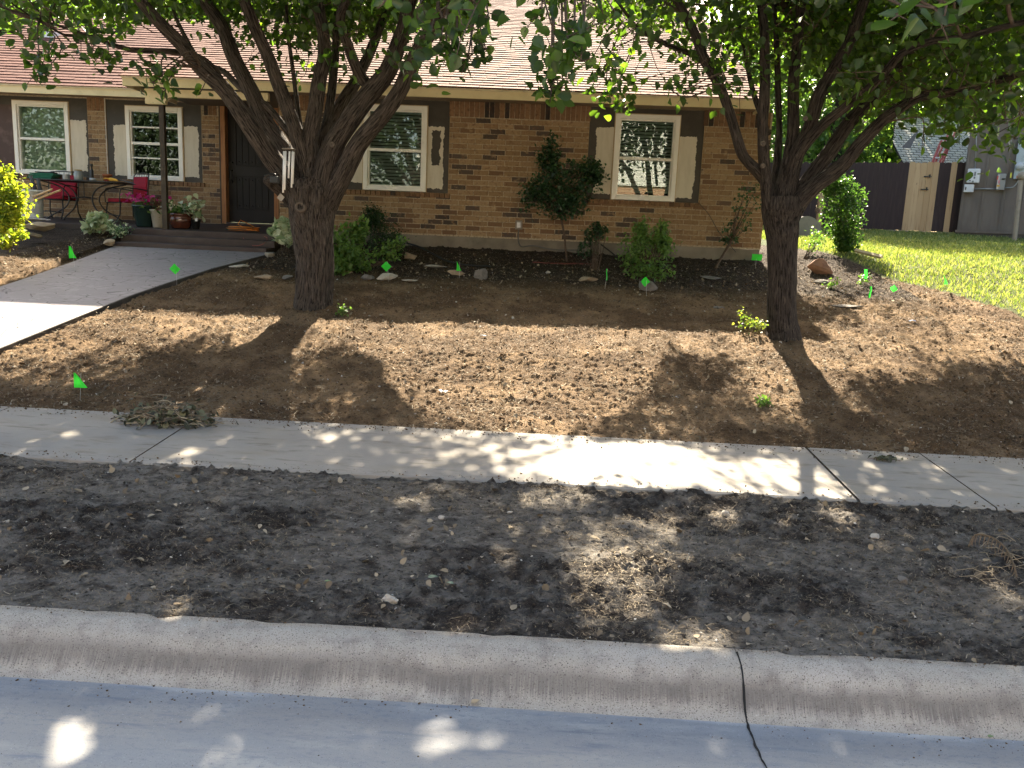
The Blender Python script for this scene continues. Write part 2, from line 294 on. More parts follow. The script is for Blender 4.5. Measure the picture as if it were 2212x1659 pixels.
# left bed is a little higher than the walkway
Z += np.where((Y > 7.5) & (Y < 11.9) & (X < wl(Y)-.1), .05, 0)
side = (Y > 4.50) & (Y < 5.50); Z = np.where(side, Z-.09, Z)
e = np.clip((Y-5.48)/.35, 0, 1); Z = np.where((Y > 5.48) & (Y < 5.83), Z-.012*(1-e), Z)
Z = np.where((Y <= 2.83) & (Y > -6.2), -.25, Z)
inw = (Y > 5.45) & (Y < 11.9) & (X > wl(Y)+.03) & (X < wr(Y)-.03); Z = np.where(inw, Z-.14, Z)
rim = (Y > 5.6) & (Y < 11.1) & (X >= wr(Y)-.03) & (X < wr(Y)+.09); Z = np.where(rim, Z-.045, Z)
porch = (Y > 11.2) & (Y < 14) & (X < -3.9) & (X > -6.0) | (Y > 12.2) & (X < 3.0) & (X > -9.5) & (Y < 24); Z = np.where(porch, Z-.35, Z)
V = np.stack([X, Y, Z], -1).reshape(-1, 3); ny, nx = X.shape
i = np.arange(ny-1)[:, None]*nx+np.arange(nx-1)[None]; Fq = np.stack([i, i+1, i+nx+1, i+nx], -1).reshape(-1)
me = mesh_np('ground', V, Fq, np.full((ny-1)*(nx-1), 4), True)
# real soil colours: grey compacted clay on the verge, brown tilled soil in the yard, black mulch in the bed, turf soil
def c3(a): return np.array(a)[None, None]
n1 = fbm(X*3, Y*3, 4, 41)[..., None]; n2 = fbm(X*14, Y*14, 3, 47)[..., None]
n3 = fbm(X*26, Y*34, 3, 83)[..., None]; DD = np.clip(DRY[..., None]*.62+.18+(n2-.45)*1.8+(n3-.5)*.8, 0, 1); Cp = c3((.058, .048, .041))*(1-DD)+c3((.215, .195, .17))*DD; n4 = vnoise(X*110, Y*120, 93)[..., None]; Cp = Cp*(.35+1.0*n3+.35*n4)
dr2 = np.clip((n1-.42)*4, 0, 1); Cy = (c3((.145, .092, .050))*(1-dr2)+c3((.275, .183, .103))*dr2)*(.7+.6*n2)
Cb = c3((.056, .041, .030))*(.6+.9*n2); Cl = c3((.09, .11, .035))*(.7+.6*n2)
bed = np.clip((Y-9.7+.5*(n1[..., 0]-.5))/.5, 0, 1)[..., None]*(X < 4.5)[..., None]
C = Cy*(1-bed)+Cb*bed; C = np.where(((Y > 2.7) & (Y < 4.52))[..., None], Cp, C); C = np.where(lawn[..., None], Cl, C)
C = np.where(((Y > 14) | (np.abs(X) > 12) | (Y < -6))[..., None] & ~lawn[..., None], c3((.07, .10, .035)), C)
ca = me.color_attributes.new('col', 'FLOAT_COLOR', 'POINT'); C4 = np.concatenate([C, np.ones(C.shape[:2]+(1,))], -1).astype(np.float32); ca.data.foreach_set('color', C4.ravel())
structure(link('ground', me, soil_m))
def gz(x, y):                      # bilinear ground height
    j = np.clip(np.searchsorted(gx, x)-1, 0, nx-2); k = np.clip(np.searchsorted(gy, y)-1, 0, ny-2)
    return Z[k, j]
# ---- street, curb, sidewalk, walkway
def grid_sheet(xs, ys, zf, name, m, kind=True, smooth=True):
    A, B = np.meshgrid(xs, ys); Zs = zf(A, B); V = np.stack([A, B, Zs], -1).reshape(-1, 3); n, mm = A.shape
    i = np.arange(n-1)[:, None]*mm+np.arange(mm-1)[None]; q = np.stack([i, i+1, i+mm+1, i+mm], -1).reshape(-1)
    return link(name, mesh_np(name, V, q, np.full((n-1)*(mm-1), 4), smooth), m)
structure(grid_sheet(np.linspace(-60, 60, 61), np.array([-6.2, -3, 0, 1.5, 2.0, 2.3, 2.5, 2.60]), lambda a, b: np.interp(b, [-6.2, -2, 2.3, 2.6], [0, .06, 0, -.004])+0*a, 'street', street_m))
# bluish mineral line and grey water stain along the gutter: real stains that follow the gutter
def gutter_stain(m):
    t = m.node_tree; N = t.nodes; L = t.links; b = N['Principled BSDF']; src = b.inputs['Base Color'].links[0].from_socket
    tc = N.new('ShaderNodeTexCoord'); sp = N.new('ShaderNodeSeparateXYZ'); L.new(tc.outputs['Object'], sp.inputs[0])
    mp = N.new('ShaderNodeMapping'); mp.inputs['Scale'].default_value = (2.2, 9, 1); L.new(tc.outputs['Object'], mp.inputs[0]); nz = N.new('ShaderNodeTexNoise'); nz.inputs['Scale'].default_value = 1; nz.inputs['Detail'].default_value = 6; L.new(mp.outputs[0], nz.inputs[0])
    a = N.new('ShaderNodeMath'); a.operation = 'MULTIPLY_ADD'; L.new(nz.outputs[0], a.inputs[0]); a.inputs[1].default_value = .22; L.new(sp.outputs[1], a.inputs[2])
    mr = N.new('ShaderNodeMapRange'); mr.inputs['From Min'].default_value = 2.30; mr.inputs['From Max'].default_value = 2.75; L.new(a.outputs[0], mr.inputs[0])
    rp = N.new('ShaderNodeValToRGB'); e = rp.color_ramp.elements; e[0].position = 0; e[0].color = (1, 1, 1, 1); e[1].position = 1; e[1].color = (1.02, 1.09, 1.18, 1)
    for p, c in ((.35, (.86, .875, .90)), (.70, (.66, .69, .75)), (.86, (.74, .79, .87)), (.93, (1.0, 1.06, 1.14))): q = e.new(p); q.color = (*c, 1)
    L.new(mr.outputs[0], rp.inputs[0]); mx = N.new('ShaderNodeMixRGB'); mx.blend_type = 'MULTIPLY'; mx.inputs[0].default_value = 1; L.new(src, mx.inputs[1]); L.new(rp.outputs[0], mx.inputs[2]); L.new(mx.outputs[0], b.inputs['Base Color'])
gutter_stain(street_m)
prof = [(2.599, -.004), (2.62, .004), (2.645, .022), (2.668, .052), (2.69, .085), (2.715, .112), (2.745, .129), (2.785, .137), (2.845, .140), (2.85, .02)]
def curb(x0, x1):
    xs = np.arange(x0, x1+.001, .04) if abs(x0) < 9 or abs(x1) < 9 else np.array([x0, x1])
    if x0 < -20: xs = np.concatenate([[x0], np.arange(-4, x1-.001, .03), [x1]])
    if x1 > 20: xs = np.concatenate([np.arange(x0, 4, .03), [x1]])
    V = []; 
    for x in xs:
        ch = max(0, vnoise(np.array([x*7.3]), np.array([.5]), 77)[0]-.72)*.09 if abs(x) < 4 else 0
        for k, (y, z) in enumerate(prof): V.append((x, y-(ch if k >= 8 else 0), z-(ch*.3 if k == 8 else 0)))
    n = len(prof); return V, [(a*n+b, (a+1)*n+b, (a+1)*n+b+1, a*n+b+1) for a in range(len(xs)-1) for b in range(n-1)]
CX = onZ(1607, 1500, .06)[0]
mb = MB(); mb.add(*curb(-60, CX-.002)); mb.add(*curb(CX+.0012, 60)); cb = structure(mb.build('curb', None, None, True))
# dark tyre/water stain along the curb face is a real stain: material keyed on height
cm = curb_m; N_ = cm.node_tree.nodes; L_ = cm.node_tree.links; bs = N_['Principled BSDF']; src = bs.inputs['Base Color'].links[0].from_socket
tc = N_.new('ShaderNodeTexCoord'); mp = N_.new('ShaderNodeMapping'); mp.inputs['Scale'].default_value = (230, 4, 9); L_.new(tc.outputs['Object'], mp.inputs[0])
nz = N_.new('ShaderNodeTexNoise'); nz.inputs['Scale'].default_value = 1; nz.inputs['Detail'].default_value = 5; L_.new(mp.outputs[0], nz.inputs[0])
nw = N_.new('ShaderNodeTexNoise'); nw.inputs['Scale'].default_value = 2.6; nw.inputs['Detail'].default_value = 6; L_.new(tc.outputs['Object'], nw.inputs[0])
sx = N_.new('ShaderNodeSeparateXYZ'); L_.new(tc.outputs['Object'], sx.inputs[0])
def mth(op, a, b):
    n = N_.new('ShaderNodeMath'); n.operation = op
    for k, v in enumerate((a, b)):
        if isinstance(v, (int, float)): n.inputs[k].default_value = v
        else: L_.new(v, n.inputs[k])
    return n.outputs[0]
zz = mth('ADD', sx.outputs[2], mth('MULTIPLY', mth('SUBTRACT', nz.outputs[0], .5), .05)); zz = mth('ADD', zz, mth('MULTIPLY', mth('SUBTRACT', nw.outputs[0], .5), .10))
rp = N_.new('ShaderNodeValToRGB'); e = rp.color_ramp.elements; e[0].position = .10; e[0].color = (0, 0, 0, 1); e[1].position = .78; e[1].color = (0, 0, 0, 1)
for p, v in ((.30, .85), (.52, .9)): q = e.new(p); q.color = (v, v, v, 1)
L_.new(mth('MULTIPLY', zz, 1/.14), rp.inputs[0]); mx = N_.new('ShaderNodeMixRGB'); L_.new(mth('MULTIPLY', rp.outputs[0], mth('ADD', -.25, mth('ADD', nz.outputs[0], nw.outputs[0]))), mx.inputs[0]); L_.new(src, mx.inputs[1]); mx.inputs[2].default_value = (.155, .142, .132, 1); L_.new(mx.outputs[0], bs.inputs['Base Color'])
cb.data.materials.append(cm)
# crack / joint filled with tar
pts = []
for k, (px, py) in enumerate([(1600, 1410), (1606, 1432), (1609, 1470), (1610, 1530), (1618, 1570), (1628, 1600), (1640, 1630), (1655, 1659), (1690, 1720), (1760, 1800), (1840, 1900), (2100, 2300)]):
    zt = .139 if py < 1435 else (.07 if py < 1500 else 0)
    pts.append(onZ(px, py, zt)[:2])
def surf(y): return float(np.interp(y, [p[0] for p in prof[:9]], [p[1] for p in prof[:9]])) if y > 2.6 else float(np.interp(y, [-6.2, -2, 2.3, 2.6], [0, .06, 0, -.004]))
mb = MB(); V = []; ys = np.arange(pts[0][1], -1.5, -.012); px_ = [p[0] for p in pts][::-1]; py_ = [p[1] for p in pts][::-1]
for y in ys:
    x = np.interp(y, py_, px_)+.006*(vnoise(np.array([y*30]), np.array([2.]), 5)[0]-.5)
    if y > 2.6: x = CX
    w = .0022+.0028*vnoise(np.array([y*60]), np.array([7.]), 6)[0]
    V += [(x-w, y, surf(y)+.003), (x+w, y, surf(y)+.003)]
mb.add(V, [(2*a, 2*a+1, 2*a+3, 2*a+2) for a in range(len(ys)-1)]); structure(mb.build('street_crack', simple('tar', (.02, .02, .02), .8)))
J = [onZ(270, 1002, .222)[0], onZ(1815, 1040, .24)[0]]; dj = (J[1]-J[0])/3; JX = sorted([J[0]-2*dj*.97, J[0]-.97*dj, J[0], J[1], J[1]+dj*.55, J[1]+dj*1.5, J[1]+2.5*dj])
mb = MB(); ed = [-60]+JX+[60]
for a in range(len(ed)-1):
    w = .004
    x0 = ed[a]+(.014 if abs(ed[a]-J[1]) < .01 else w); x1 = ed[a+1]-w; xs = np.unique(np.clip(np.concatenate([np.arange(max(x0, -8), min(x1, 8), .05), [x0, x1]]), x0, x1)); yv = [4.5, 4.503, 4.515, 4.7, 4.9, 5.1, 5.3, 5.485, 5.497, 5.5]
    V = []
    for x in xs:
        dx = .012*(fbm(np.array([x*1.1]), np.array([1.2]), 2, 61)[0]-.5)*3
        for k, y in enumerate(yv):
            z = .220+(y-4.5)*.05; z = z-.10 if k in (0, 9) else (z-.008 if k in (1, 8) else z)
            z += .004*(vnoise(np.array([ed[a]]), np.array([3.]), 8)[0]-.5)
            V.append((x, y+(dx if k < 3 else 0), z))
    n = len(yv); mb.add(V, [(p*n+q, (p+1)*n+q, (p+1)*n+q+1, p*n+q+1) for p in range(len(xs)-1) for q in range(n-1)])
    for xx, o_ in ((x0, 0), (x1, len(xs)-1)): mb.add([(xx, yv[1], .21), (xx, yv[8], .26), (xx, yv[8], .15), (xx, yv[1], .12)], [(0, 1, 2, 3)])
structure(mb.build('sidewalk', conc_m))
ys = np.arange(5.50, 11.26, .05); mb = MB(); V = []
for y in ys:
    z = ter(y)+.012
    a, b = wl(y), wr(y); V += [(a, y, z-.12), (a, y, z-.004), (a+.01, y, z)]+[(a+(b-a)*t, y, z) for t in (.25, .5, .75)]+[(b-.01, y, z), (b, y, z-.004)]
n = 8; mb.add(V, [(p*n+q, (p)*n+q+1, (p+1)*n+q+1, (p+1)*n+q) for p in range(len(ys)-1) for q in range(n-1)]); wk = structure(mb.build('walkway', walk_m))
mb = MB(); V = []
for y in ys: b = wr(y); z = ter(y)+.010; V += [(b, y, z), (b+.012, y, z-.003), (b+.014, y, z-.14)]
mb.add(V, [(p*3+q, p*3+q+1, (p+1)*3+q+1, (p+1)*3+q) for p in range(len(ys)-1) for q in range(2)]); structure(mb.build('walkway_edge', edge_m))

# ================================================================== HOUSE
W = 12.0; WLf = 13.6; XL, XR = -3.86, 3.0
house = thing('brick_house', 'tan brick ranch house with brown shingle roof, half painted window panels and a small porch', 'house', (0, 14, 1.4))
brk = MB(); mor = MB(); sol = MB(); fnd = MB()
BL, BH, MT = .2135, .0705, .011
def brick_wall(x0, x1, z0, z1, Yf, holes, soldier=None):
    # mortar backing split around the openings
    xs = sorted({x0, x1, *[h[0] for h in holes], *[h[1] for h in holes]}); zs = sorted({z0, z1, *[h[2] for h in holes], *[h[3] for h in holes]})
    for a in range(len(xs)-1):
        for b in range(len(zs)-1):
            cx, cz = (xs[a]+xs[a+1])/2, (zs[b]+zs[b+1])/2
            if not any(h[0] < cx < h[1] and h[2] < cz < h[3] for h in holes): mor.box(xs[a], xs[a+1], Yf, Yf+.2, zs[b], zs[b+1])
    zt = (z1-.215) if soldier else z1; row = 0; z = zt-BH
    while z > z0-.01:
        x = x0-(BL/2 if row % 2 else 0)-random.random()*.01
        while x < x1:
            segs = [(max(x+MT/2, x0), min(x+BL-MT/2, x1))]
            for h in holes:
                if h[2]-.005 < z+BH*.5 < h[3]:
                    ns = []
                    for a, b in segs:
                        if b <= h[0] or a >= h[1]: ns.append((a, b))
                        else:
                            if a < h[0]: ns.append((a, h[0]))
                            if b > h[1]: ns.append((h[1], b))
                    segs = ns
            for a, b in segs:
                if b-a > .02:
                    d = random.uniform(.004, .010); brk.box(a, b, Yf-d, Yf+.02, z+MT/2, z+BH-MT/2)
            x += BL
        z -= BH; row += 1
    if soldier:
        x = x0
        while x < x1-.03:
            if not any(h[0] < x+.03 < h[1] and h[3] > z1-.1 for h in holes): sol.box(x+.004, min(x+BH-.006, x1), Yf-random.uniform(.005, .011), Yf+.02, z1-.205, z1)
            x += BH
WIN4 = (.494, 2.084, 2.125, 3.372); WIN3 = (-3.02, -1.448, 2.118, 3.372)
WIN1 = (-9.15, -7.50, 2.21, 3.44); WIN2 = (-7.20, -5.64, 2.195, 3.44); DOOR = (-5.36, -4.38, 1.55, 3.44)
brick_wall(XL, XR, 1.52, 3.375, W, [WIN4, WIN3], True)
brick_wall(-9.9, XL-.012, 1.50, 3.46, WLf, [WIN1, WIN2, DOOR], True)
for (a, b, z, _) , Yf in ((WIN4, W), (WIN3, W), (WIN1, WLf), (WIN2, WLf)):   # rowlock sills
    x = a-.02
    while x < b: mor and sol.box(x+.004, x+BH-.006, Yf-.035, Yf+.02, z-.062, z-.004); x += BH
# right end wall and return wall of the front block
mor.box(XR-.02, XR-.003, W+.2, 21.5, 1.30, 3.6); mor.box(XL-.01, XL+.1, W+.01, WLf, 1.50, 3.40)
y = W+.02; 
for r in range(26):
    z = 1.53+r*BH
    for k in range(8):
        y0 = W+.01+k*BL-(BL/2 if r % 2 else 0); brk.box(XL-.018, XL-.005, max(y0+MT/2, W+.001), min(y0+BL-MT/2, WLf), z+MT/2, z+BH-MT/2)
    for k in range(44):
        y0 = W+k*BL-(BL/2 if r % 2 else 0); brk.box(XR-.006, XR+.008, max(y0+MT/2, W+.021), y0+BL-MT/2, z+MT/2, z+BH-MT/2)
fnd.box(XL+.02, XR-.008, W-.002, W+.3, 1.0, 1.518); fnd.box(-9.9, XL, WLf+.03, WLf+.3, 1.0, 1.498); fnd.box(XR-.3, XR-.006, W+.31, 21.5, .9, 1.299)
brk.build('brick', brick_m, house); mor.build('wall', mortar_m, house); sol.build('brick_trim', soldier_m, house); fnd.build('foundation', found_m, house)
# rooms behind the glass
for (a, b, z0, z1), Yf in ((WIN4, W), (WIN3, W), (WIN1, WLf), (WIN2, WLf)):
    mb = MB(); V = [(a+.02, Yf+.16, z0), (b-.02, Yf+.16, z0), (b-.02, Yf+1.6, z0), (a+.02, Yf+1.6, z0)]; V += [(p[0], p[1], z1) for p in V]
    mb.add(V, [(0, 1, 2, 3), (4, 5, 6, 7), (1, 2, 6, 5), (2, 3, 7, 6), (3, 0, 4, 7)]); mb.build('dark_room', dark_m, house)
def ragged(x0, x1, z0, z1, seed, amp=.02, sides='ltrb'):
    r = random.Random(seed); P = []
    def run(ax, ay, bx, by, on):
        n = max(2, int(math.hypot(bx-ax, by-ay)/.012)); dx, dy = (bx-ax), (by-ay); l = math.hypot(dx, dy); nx_, ny_ = dy/l, -dx/l; w = 0
        for k in range(n):
            w = .72*w+r.uniform(-1, 1)*amp*.6; t = k/n; P.append((ax+dx*t+(nx_*w if on else 0), ay+dy*t+(ny_*w if on else 0)))
    run(x0, z0, x1, z0, 'b' in sides); run(x1, z0, x1, z1, 'r' in sides); run(x1, z1, x0, z1, 't' in sides); run(x0, z1, x0, z0, 'l' in sides)
    return P
def window(frame, panel, Yf, patches, blinds=None, bars=None, pm=dpanel_m, sash=.5, raised=False):
    x0, x1, z0, z1 = frame; a, b, c, d = panel; fwid = .062
    mb = MB()
    mb.box(a+.003, x0+.01, Yf+.005, Yf+.05, c+.003, d-.003); mb.box(x1-.01, b-.003, Yf+.005, Yf+.05, c+.003, d-.003)
    if d-z1 > .02: mb.box(x0+.01, x1-.01, Yf+.005, Yf+.05, z1-.01, d-.003)
    pn = mb.build('window_panel', pm, house)
    for i, (pa, pb, pc, pd, sd, sides) in enumerate(patches):
        m2 = MB(); m2.prism(ragged(pa, pb, pc, pd, sd, .013, sides), Yf+.0015, Yf+.004); m2.build('unpainted_patch', raw_m, pn)
    for q_ in (a+.0005, b-.0028): m3 = MB(); m3.box(q_, q_+.0023, Yf-.006, Yf+.05, c, d); m3.build('panel_seam', trim_m, pn)
    # tan casing gap, vinyl frame
    mb = MB(); t = .012
    for (p, q, r_, s_) in ((x0-t, x0, z0-t, z1+t), (x1, x1+t, z0-t, z1+t), (x0, x1, z1, z1+t)): mb.box(p, q, Yf-.012, Yf+.06, r_, s_)
    wn = MB()
    for (p, q, r_, s_) in ((x0, x0+fwid, z0, z1), (x1-fwid, x1, z0, z1), (x0+fwid, x1-fwid, z1-fwid, z1), (x0+fwid, x1-fwid, z0, z0+.055)): wn.box(p, q, Yf-.028, Yf+.12, r_, s_)
    iw = .022; f2 = fwid
    for (p, q, r_, s_) in ((x0+f2, x0+f2+iw, z0+.055, z1-f2), (x1-f2-iw, x1-f2, z0+.055, z1-f2), (x0+f2+iw, x1-f2-iw, z1-f2-iw, z1-f2), (x0+f2+iw, x1-f2-iw, z0+.055, z0+.055+iw)): wn.box(p, q, Yf+.002, Yf+.10, r_, s_)
    zm = z0+(z1-z0)*sash; wn.box(x0+f2+iw, x1-f2-iw, Yf-.004, Yf+.09, zm-.02, zm+.02)
    for bz in bars or []: wn.box(x0+f2+iw, x1-f2-iw, Yf+.004, Yf+.07, z0+(z1-z0)*bz-.011, z0+(z1-z0)*bz+.011)
    w = wn.build('window', vinyl_m, house, bevel=.004); mb.build('casing', trim_m, w)
    g = MB(); g.box(x0+f2+iw, x1-f2-iw, Yf+.045, Yf+.047, z0+.07, zm-.02); g.build('pane', glass_m, w)
    g = MB(); g.box(x0+f2+iw, x1-f2-iw, Yf+.035, Yf+.037, zm+.02, z1-f2-iw); g.build('pane', glass_m, w)
    if blinds:
        g = MB(); z = z1-f2-.03; zend = z0+(z1-z0)*blinds[0]
        while z > zend:
            if blinds[1] == 'slat':
                M_ = Matrix.Translation((0, Yf+.11, z)) @ Matrix.Rotation(radians(blinds[2]), 4, 'X'); g.box(x0+f2, x1-f2, -.024, .024, -.0015, .0015, M_)
            else: g.box(x0+f2, x1-f2, Yf+.13, Yf+.134, z-.046, z)
            z -= .047
        g.build('blind', blind_m if blinds[1] == 'slat' else shade_m, w)
    return w
window((.855, 1.742, 2.130, 3.288), WIN4, W, [(.60, .842, 2.20, 3.10, 1, 'ltb'), (1.755, 1.99, 2.19, 3.02, 2, 'trb')], (.08, 'slat', 48), sash=.49)
window((-2.662, -1.765, 2.124, 3.288), WIN3, W, [(-2.93, -2.675, 2.22, 3.08, 3, 'ltb'), (-1.752, -1.53, 2.17, 3.03, 4, 'trb')], (.05, 'slat', 46), sash=.48)
window((-8.73, -7.815, 2.222, 3.368), WIN1, WLf, [(-7.80, -7.54, 2.30, 3.10, 5, 'trb')], (.05, 'shade'), pm=dpanel_m, sash=.49)
window((-6.875, -5.95, 2.205, 3.352), WIN2, WLf, [(-7.09, -6.89, 2.26, 3.05, 6, 'ltb'), (-5.935, -5.70, 2.27, 3.07, 7, 'trb')], None, bars=[.30, .72], sash=.50)
mb = MB(); mb.box(-9.14, -8.75, WLf+.001, WLf+.004, 2.22, 3.30); mb.build('weathered_panel', rpanel_m, house)
mb = MB(); mb.prism(ragged(-1.70, -1.575, 2.50, 2.97, 11, .016), W-.0015, W+.001); mb.build('paint_smear', dpanel_m, house)
mb = MB(); mb.prism(ragged(-1.755, -1.53, 2.127, 2.175, 12, .018, 't'), W-.0015, W+.001); mb.build('paint_smear', dpanel_m, house)
mb = MB(); mb.box(-7.213, -7.202, WLf-.012, WLf+.02, 2.2, 3.45); mb.build('caulk_strip', simple('pale_caulk', (.55, .52, .46)), house)
# door
dr = MB(); dx0, dx1, dz0, dz1 = -5.255, -4.47, 1.585, 3.40
dr.box(dx0, dx1, WLf+.10, WLf+.14, dz0, dz1); 
def dpan(mb, a, b, c, d, y=WLf+.088):
    mb.box(a, b, y, WLf+.10, c, c+.012); mb.box(a, b, y, WLf+.10, d-.012, d); mb.box(a, a+.012, y, WLf+.10, c+.012, d-.012); mb.box(b-.012, b, y, WLf+.10, c+.012, d-.012)
mbp = MB()
for (c, d) in ((1.80, 2.33), (2.49, 3.30)):
    dpan(dr, -5.13, -4.60, c, d)
    for k in range(1, 5): x = -5.13+k*.106; mbp.box(x-.004, x+.004, WLf+.092, WLf+.0995, c+.02, d-.02)
D = dr.build('door', door_m, house, bevel=.003); mbp.build('door_planking', mat('door_groove', (.008, .008, .008), .7), D)
for z in (1.86, 2.27, 2.555):
    for k in range(5):
        x = -5.08+k*.107; mb = MB(); mb.lathe([(.001, -.004), (.012, 0), (.008, .008), (.001, .012)], (0, 0, 0), 8); mb.v = [(x+v[0], WLf+.092-v[2], z+v[1]) for v in mb.v]; mb.build('door_stud', iron_m, D)
mb = MB(); mb.tube([(-5.19, WLf+.10, 2.42), (-5.19, WLf+.04, 2.40), (-5.19, WLf+.035, 2.27), (-5.19, WLf+.10, 2.22)], [.01]*4, 8); mb.lathe([(.02, 0), (.02, .02)], (-5.19, WLf+.085, 2.53), 12); mb.build('door_handle', iron_m, D)
mb = MB(); mb.box(-5.33, -5.258, WLf-.02, WLf+.16, 1.56, 3.44); mb.box(-4.467, -4.395, WLf-.02, WLf+.16, 1.56, 3.44); mb.build('door_frame', cedar_m, house)
mb = MB(); mb.box(-5.357, -5.335, WLf-.012, WLf+.1, 1.56, 3.44); mb.box(-5.25, -4.47, WLf-.01, WLf+.16, 3.405, 3.44); mb.build('door_trim', post_m, house)
mb = MB(); mb.box(-5.26, -4.465, WLf-.03, WLf+.16, 1.553, 1.582); mb.build('threshold', step_m, house)
mb = MB(); mb.box(-4.38, XL-.02, WLf-.012, WLf-.001, 1.56, 3.44); mb.build('side_panel', simple('taupe_paint', (.22, .19, .14)), house)
# porch floor + steps
mb = MB(); V = []
def tiltslab(mb, x0, x1, y0, y1, zf, zb, th): mb.add([(x0, y0, zf-th), (x1, y0, zf-th), (x1, y1, zb-th), (x0, y1, zb-th), (x0, y0, zf), (x1, y0, zf), (x1, y1, zb), (x0, y1, zb)], [(0, 3, 2, 1), (4, 5, 6, 7), (0, 1, 5, 4), (1, 2, 6, 5), (2, 3, 7, 6), (3, 0, 4, 7)])
tiltslab(mb, -9.9, -6.05, 12.15, WLf+.1, 1.468, 1.555, .35); tiltslab(mb, -6.05, XL-.03, 11.9, WLf+.1, 1.443, 1.555, .3); mb.build('porch_floor', step_m, house, bevel=.008)
mb = MB(); tiltslab(mb, -5.98, -3.80, 11.55, 11.897, 1.352, 1.358, .3); mb.build('step', step_m, house, bevel=.006)
mb = MB(); tiltslab(mb, -5.90, -3.80, 11.2, 11.547, 1.258, 1.264, .3); mb.build('step', step_m, house, bevel=.006)
# eaves
mb = MB(); mb.box(-5.835, 2.74, 11.48, 11.505, 3.338, 3.455); mb.box(-5.835, -5.81, 11.505, 13.10, 3.338, 3.455); mb.box(2.72, 2.745, 11.505, 21.6, 3.338, 3.455)
mb.box(-9.95, -5.838, 13.08, 13.105, 3.418, 3.538); mb.build('fascia', cream_m, house, bevel=.003)
mb = MB(); mb.box(-5.84, 2.75, 11.455, 11.479, 3.438, 3.462); mb.box(-9.95, -5.84, 13.055, 13.079, 3.52, 3.545); mb.build('drip_edge', simple('drip_edge_paint', (.66, .56, .38)), house)
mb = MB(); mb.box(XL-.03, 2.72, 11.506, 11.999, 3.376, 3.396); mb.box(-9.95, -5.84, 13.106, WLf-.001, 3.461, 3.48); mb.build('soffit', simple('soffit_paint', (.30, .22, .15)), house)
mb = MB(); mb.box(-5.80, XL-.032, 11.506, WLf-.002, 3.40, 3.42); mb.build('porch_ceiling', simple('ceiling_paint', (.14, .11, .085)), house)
P = [(-5.60, 3.335), (-5.60, 3.135), (-5.325, 3.135), (-5.318, 3.17), (-5.30, 3.20), (-5.27, 3.222), (-5.23, 3.232), (XL-.035, 3.232), (XL-.035, 3.335)]
mb = MB(); mb.prism(P, 11.62, 11.70); mb.build('porch_beam', cream_m, house, bevel=.003)
pb = onY(356, 490, 11.95); pt = onY(347, 222, 11.85)
mb = MB(); mb.box(-5.50, -5.435, 11.90, 11.965, 1.44, 3.23); post = MB(); xp = onY(353, 400, 11.93)[0]
mb = MB(); mb.box(xp-.036, xp+.036, 11.93, 12.0, 1.446, 3.30); mb.build('porch_post', post_m, house, bevel=.004)
# roof with real overlapping shingle courses
def roof_plane(name, x0, x1, ye, ze, slope, yr, m, cut=None, expo=.142, tabl=.305, backdrop=True):
    ct = cos(math.atan(slope)); st = sin(math.atan(slope)); Ls = (yr-ye)/ct; n = int(Ls/expo); mb = MB()
    for i in range(n):
        s0 = i*expo-.01; off = (i % 2)*tabl/2+random.uniform(-.03, .03); x = x0-tabl
        wob = random.uniform(0, 10)
        while x < x1:
            a = max(x+off+.0025, x0); b = min(x+off+tabl-.0025, x1); x += tabl
            if b-a < .02: continue
            def P(xx, s, h):
                yy = ye+s*ct-h*st; zz = ze+s*st+h*ct+.02*(fbm(np.array([xx*.55]), np.array([s*.8+3]), 2, 90)[0]-.5)
                return (xx, yy, zz)
            j = random.uniform(-.004, .004); s1 = s0+expo+.05; h0 = .012+random.uniform(0, .006)
            if cut and not cut((a+b)/2, ye+s0*ct): continue
            mb.add([P(a, s0+j, h0), P(b, s0+j, h0), P(b, s1, .0), P(a, s1, .0), P(a, s0+j, h0-.012), P(b, s0+j, h0-.012)], [(0, 1, 2, 3), (4, 5, 1, 0)])
    return mb
rfm = roof_plane('r', -5.86, 2.78, 11.45, 3.462, .42, 19.0, shingle_m)
rf = rfm.build('roof', shingle_m, house)
rl = roof_plane('r', -9.98, -4.4, 13.05, 3.548, .50, 16.85, shingle_m, cut=lambda x, y: x < -5.84 or y > 14.0); rl.build('roof', shingle_m, house)
under = simple('roof_felt', (.10, .05, .045), .9)
mb = MB(); ze = 3.44; zr = 3.44+.42*7.5
mb.add([(-5.85, 11.47, ze), (2.76, 11.47, ze), (2.76, 18.97, zr), (-5.85, 18.97, zr), (-5.85, 26, ze+.4), (2.76, 26, ze+.4)], [(0, 1, 2, 3), (3, 2, 5, 4), (0, 3, 4)]); mb.add([(2.70, 11.47, ze), (2.70, 26, ze+.4), (2.70, 18.97, zr)], [(0, 1, 2)])
zl = 3.53+.5*3.77
mb.add([(-9.97, 13.07, 3.53), (-5.85, 13.07, 3.53), (-4, 16.84, zl), (-9.97, 16.84, zl), (-9.97, 21, 3.5), (-4, 21, 3.5)], [(0, 1, 2, 3), (3, 2, 5, 4)]); mb.build('roof_deck', under, house)
mb = MB(); mb.prism([(-9.9, 3.40), (-9.88, 3.40), (-9.88, 3.41)], 13.2, 21)
mb = MB(); V = [(-9.88, 13.2, 3.4), (-9.88, 21, 3.4), (-9.88, 16.84, zl-.03)]; mb.add(V, [(0, 1, 2)]); mb.box(-9.9, -9.80, WLf+.21, 21, 1.4, 3.42); mb.build('gable_wall', simple('gable_brown', (.10, .07, .05)), house)
vp_ = onY(112, 64, 15.5); mb = MB(); mb.box(vp_[0]-.14, vp_[0]+.14, 15.35, 15.6, 4.62, 4.80); mb.build('roof_vent', white_m, house)
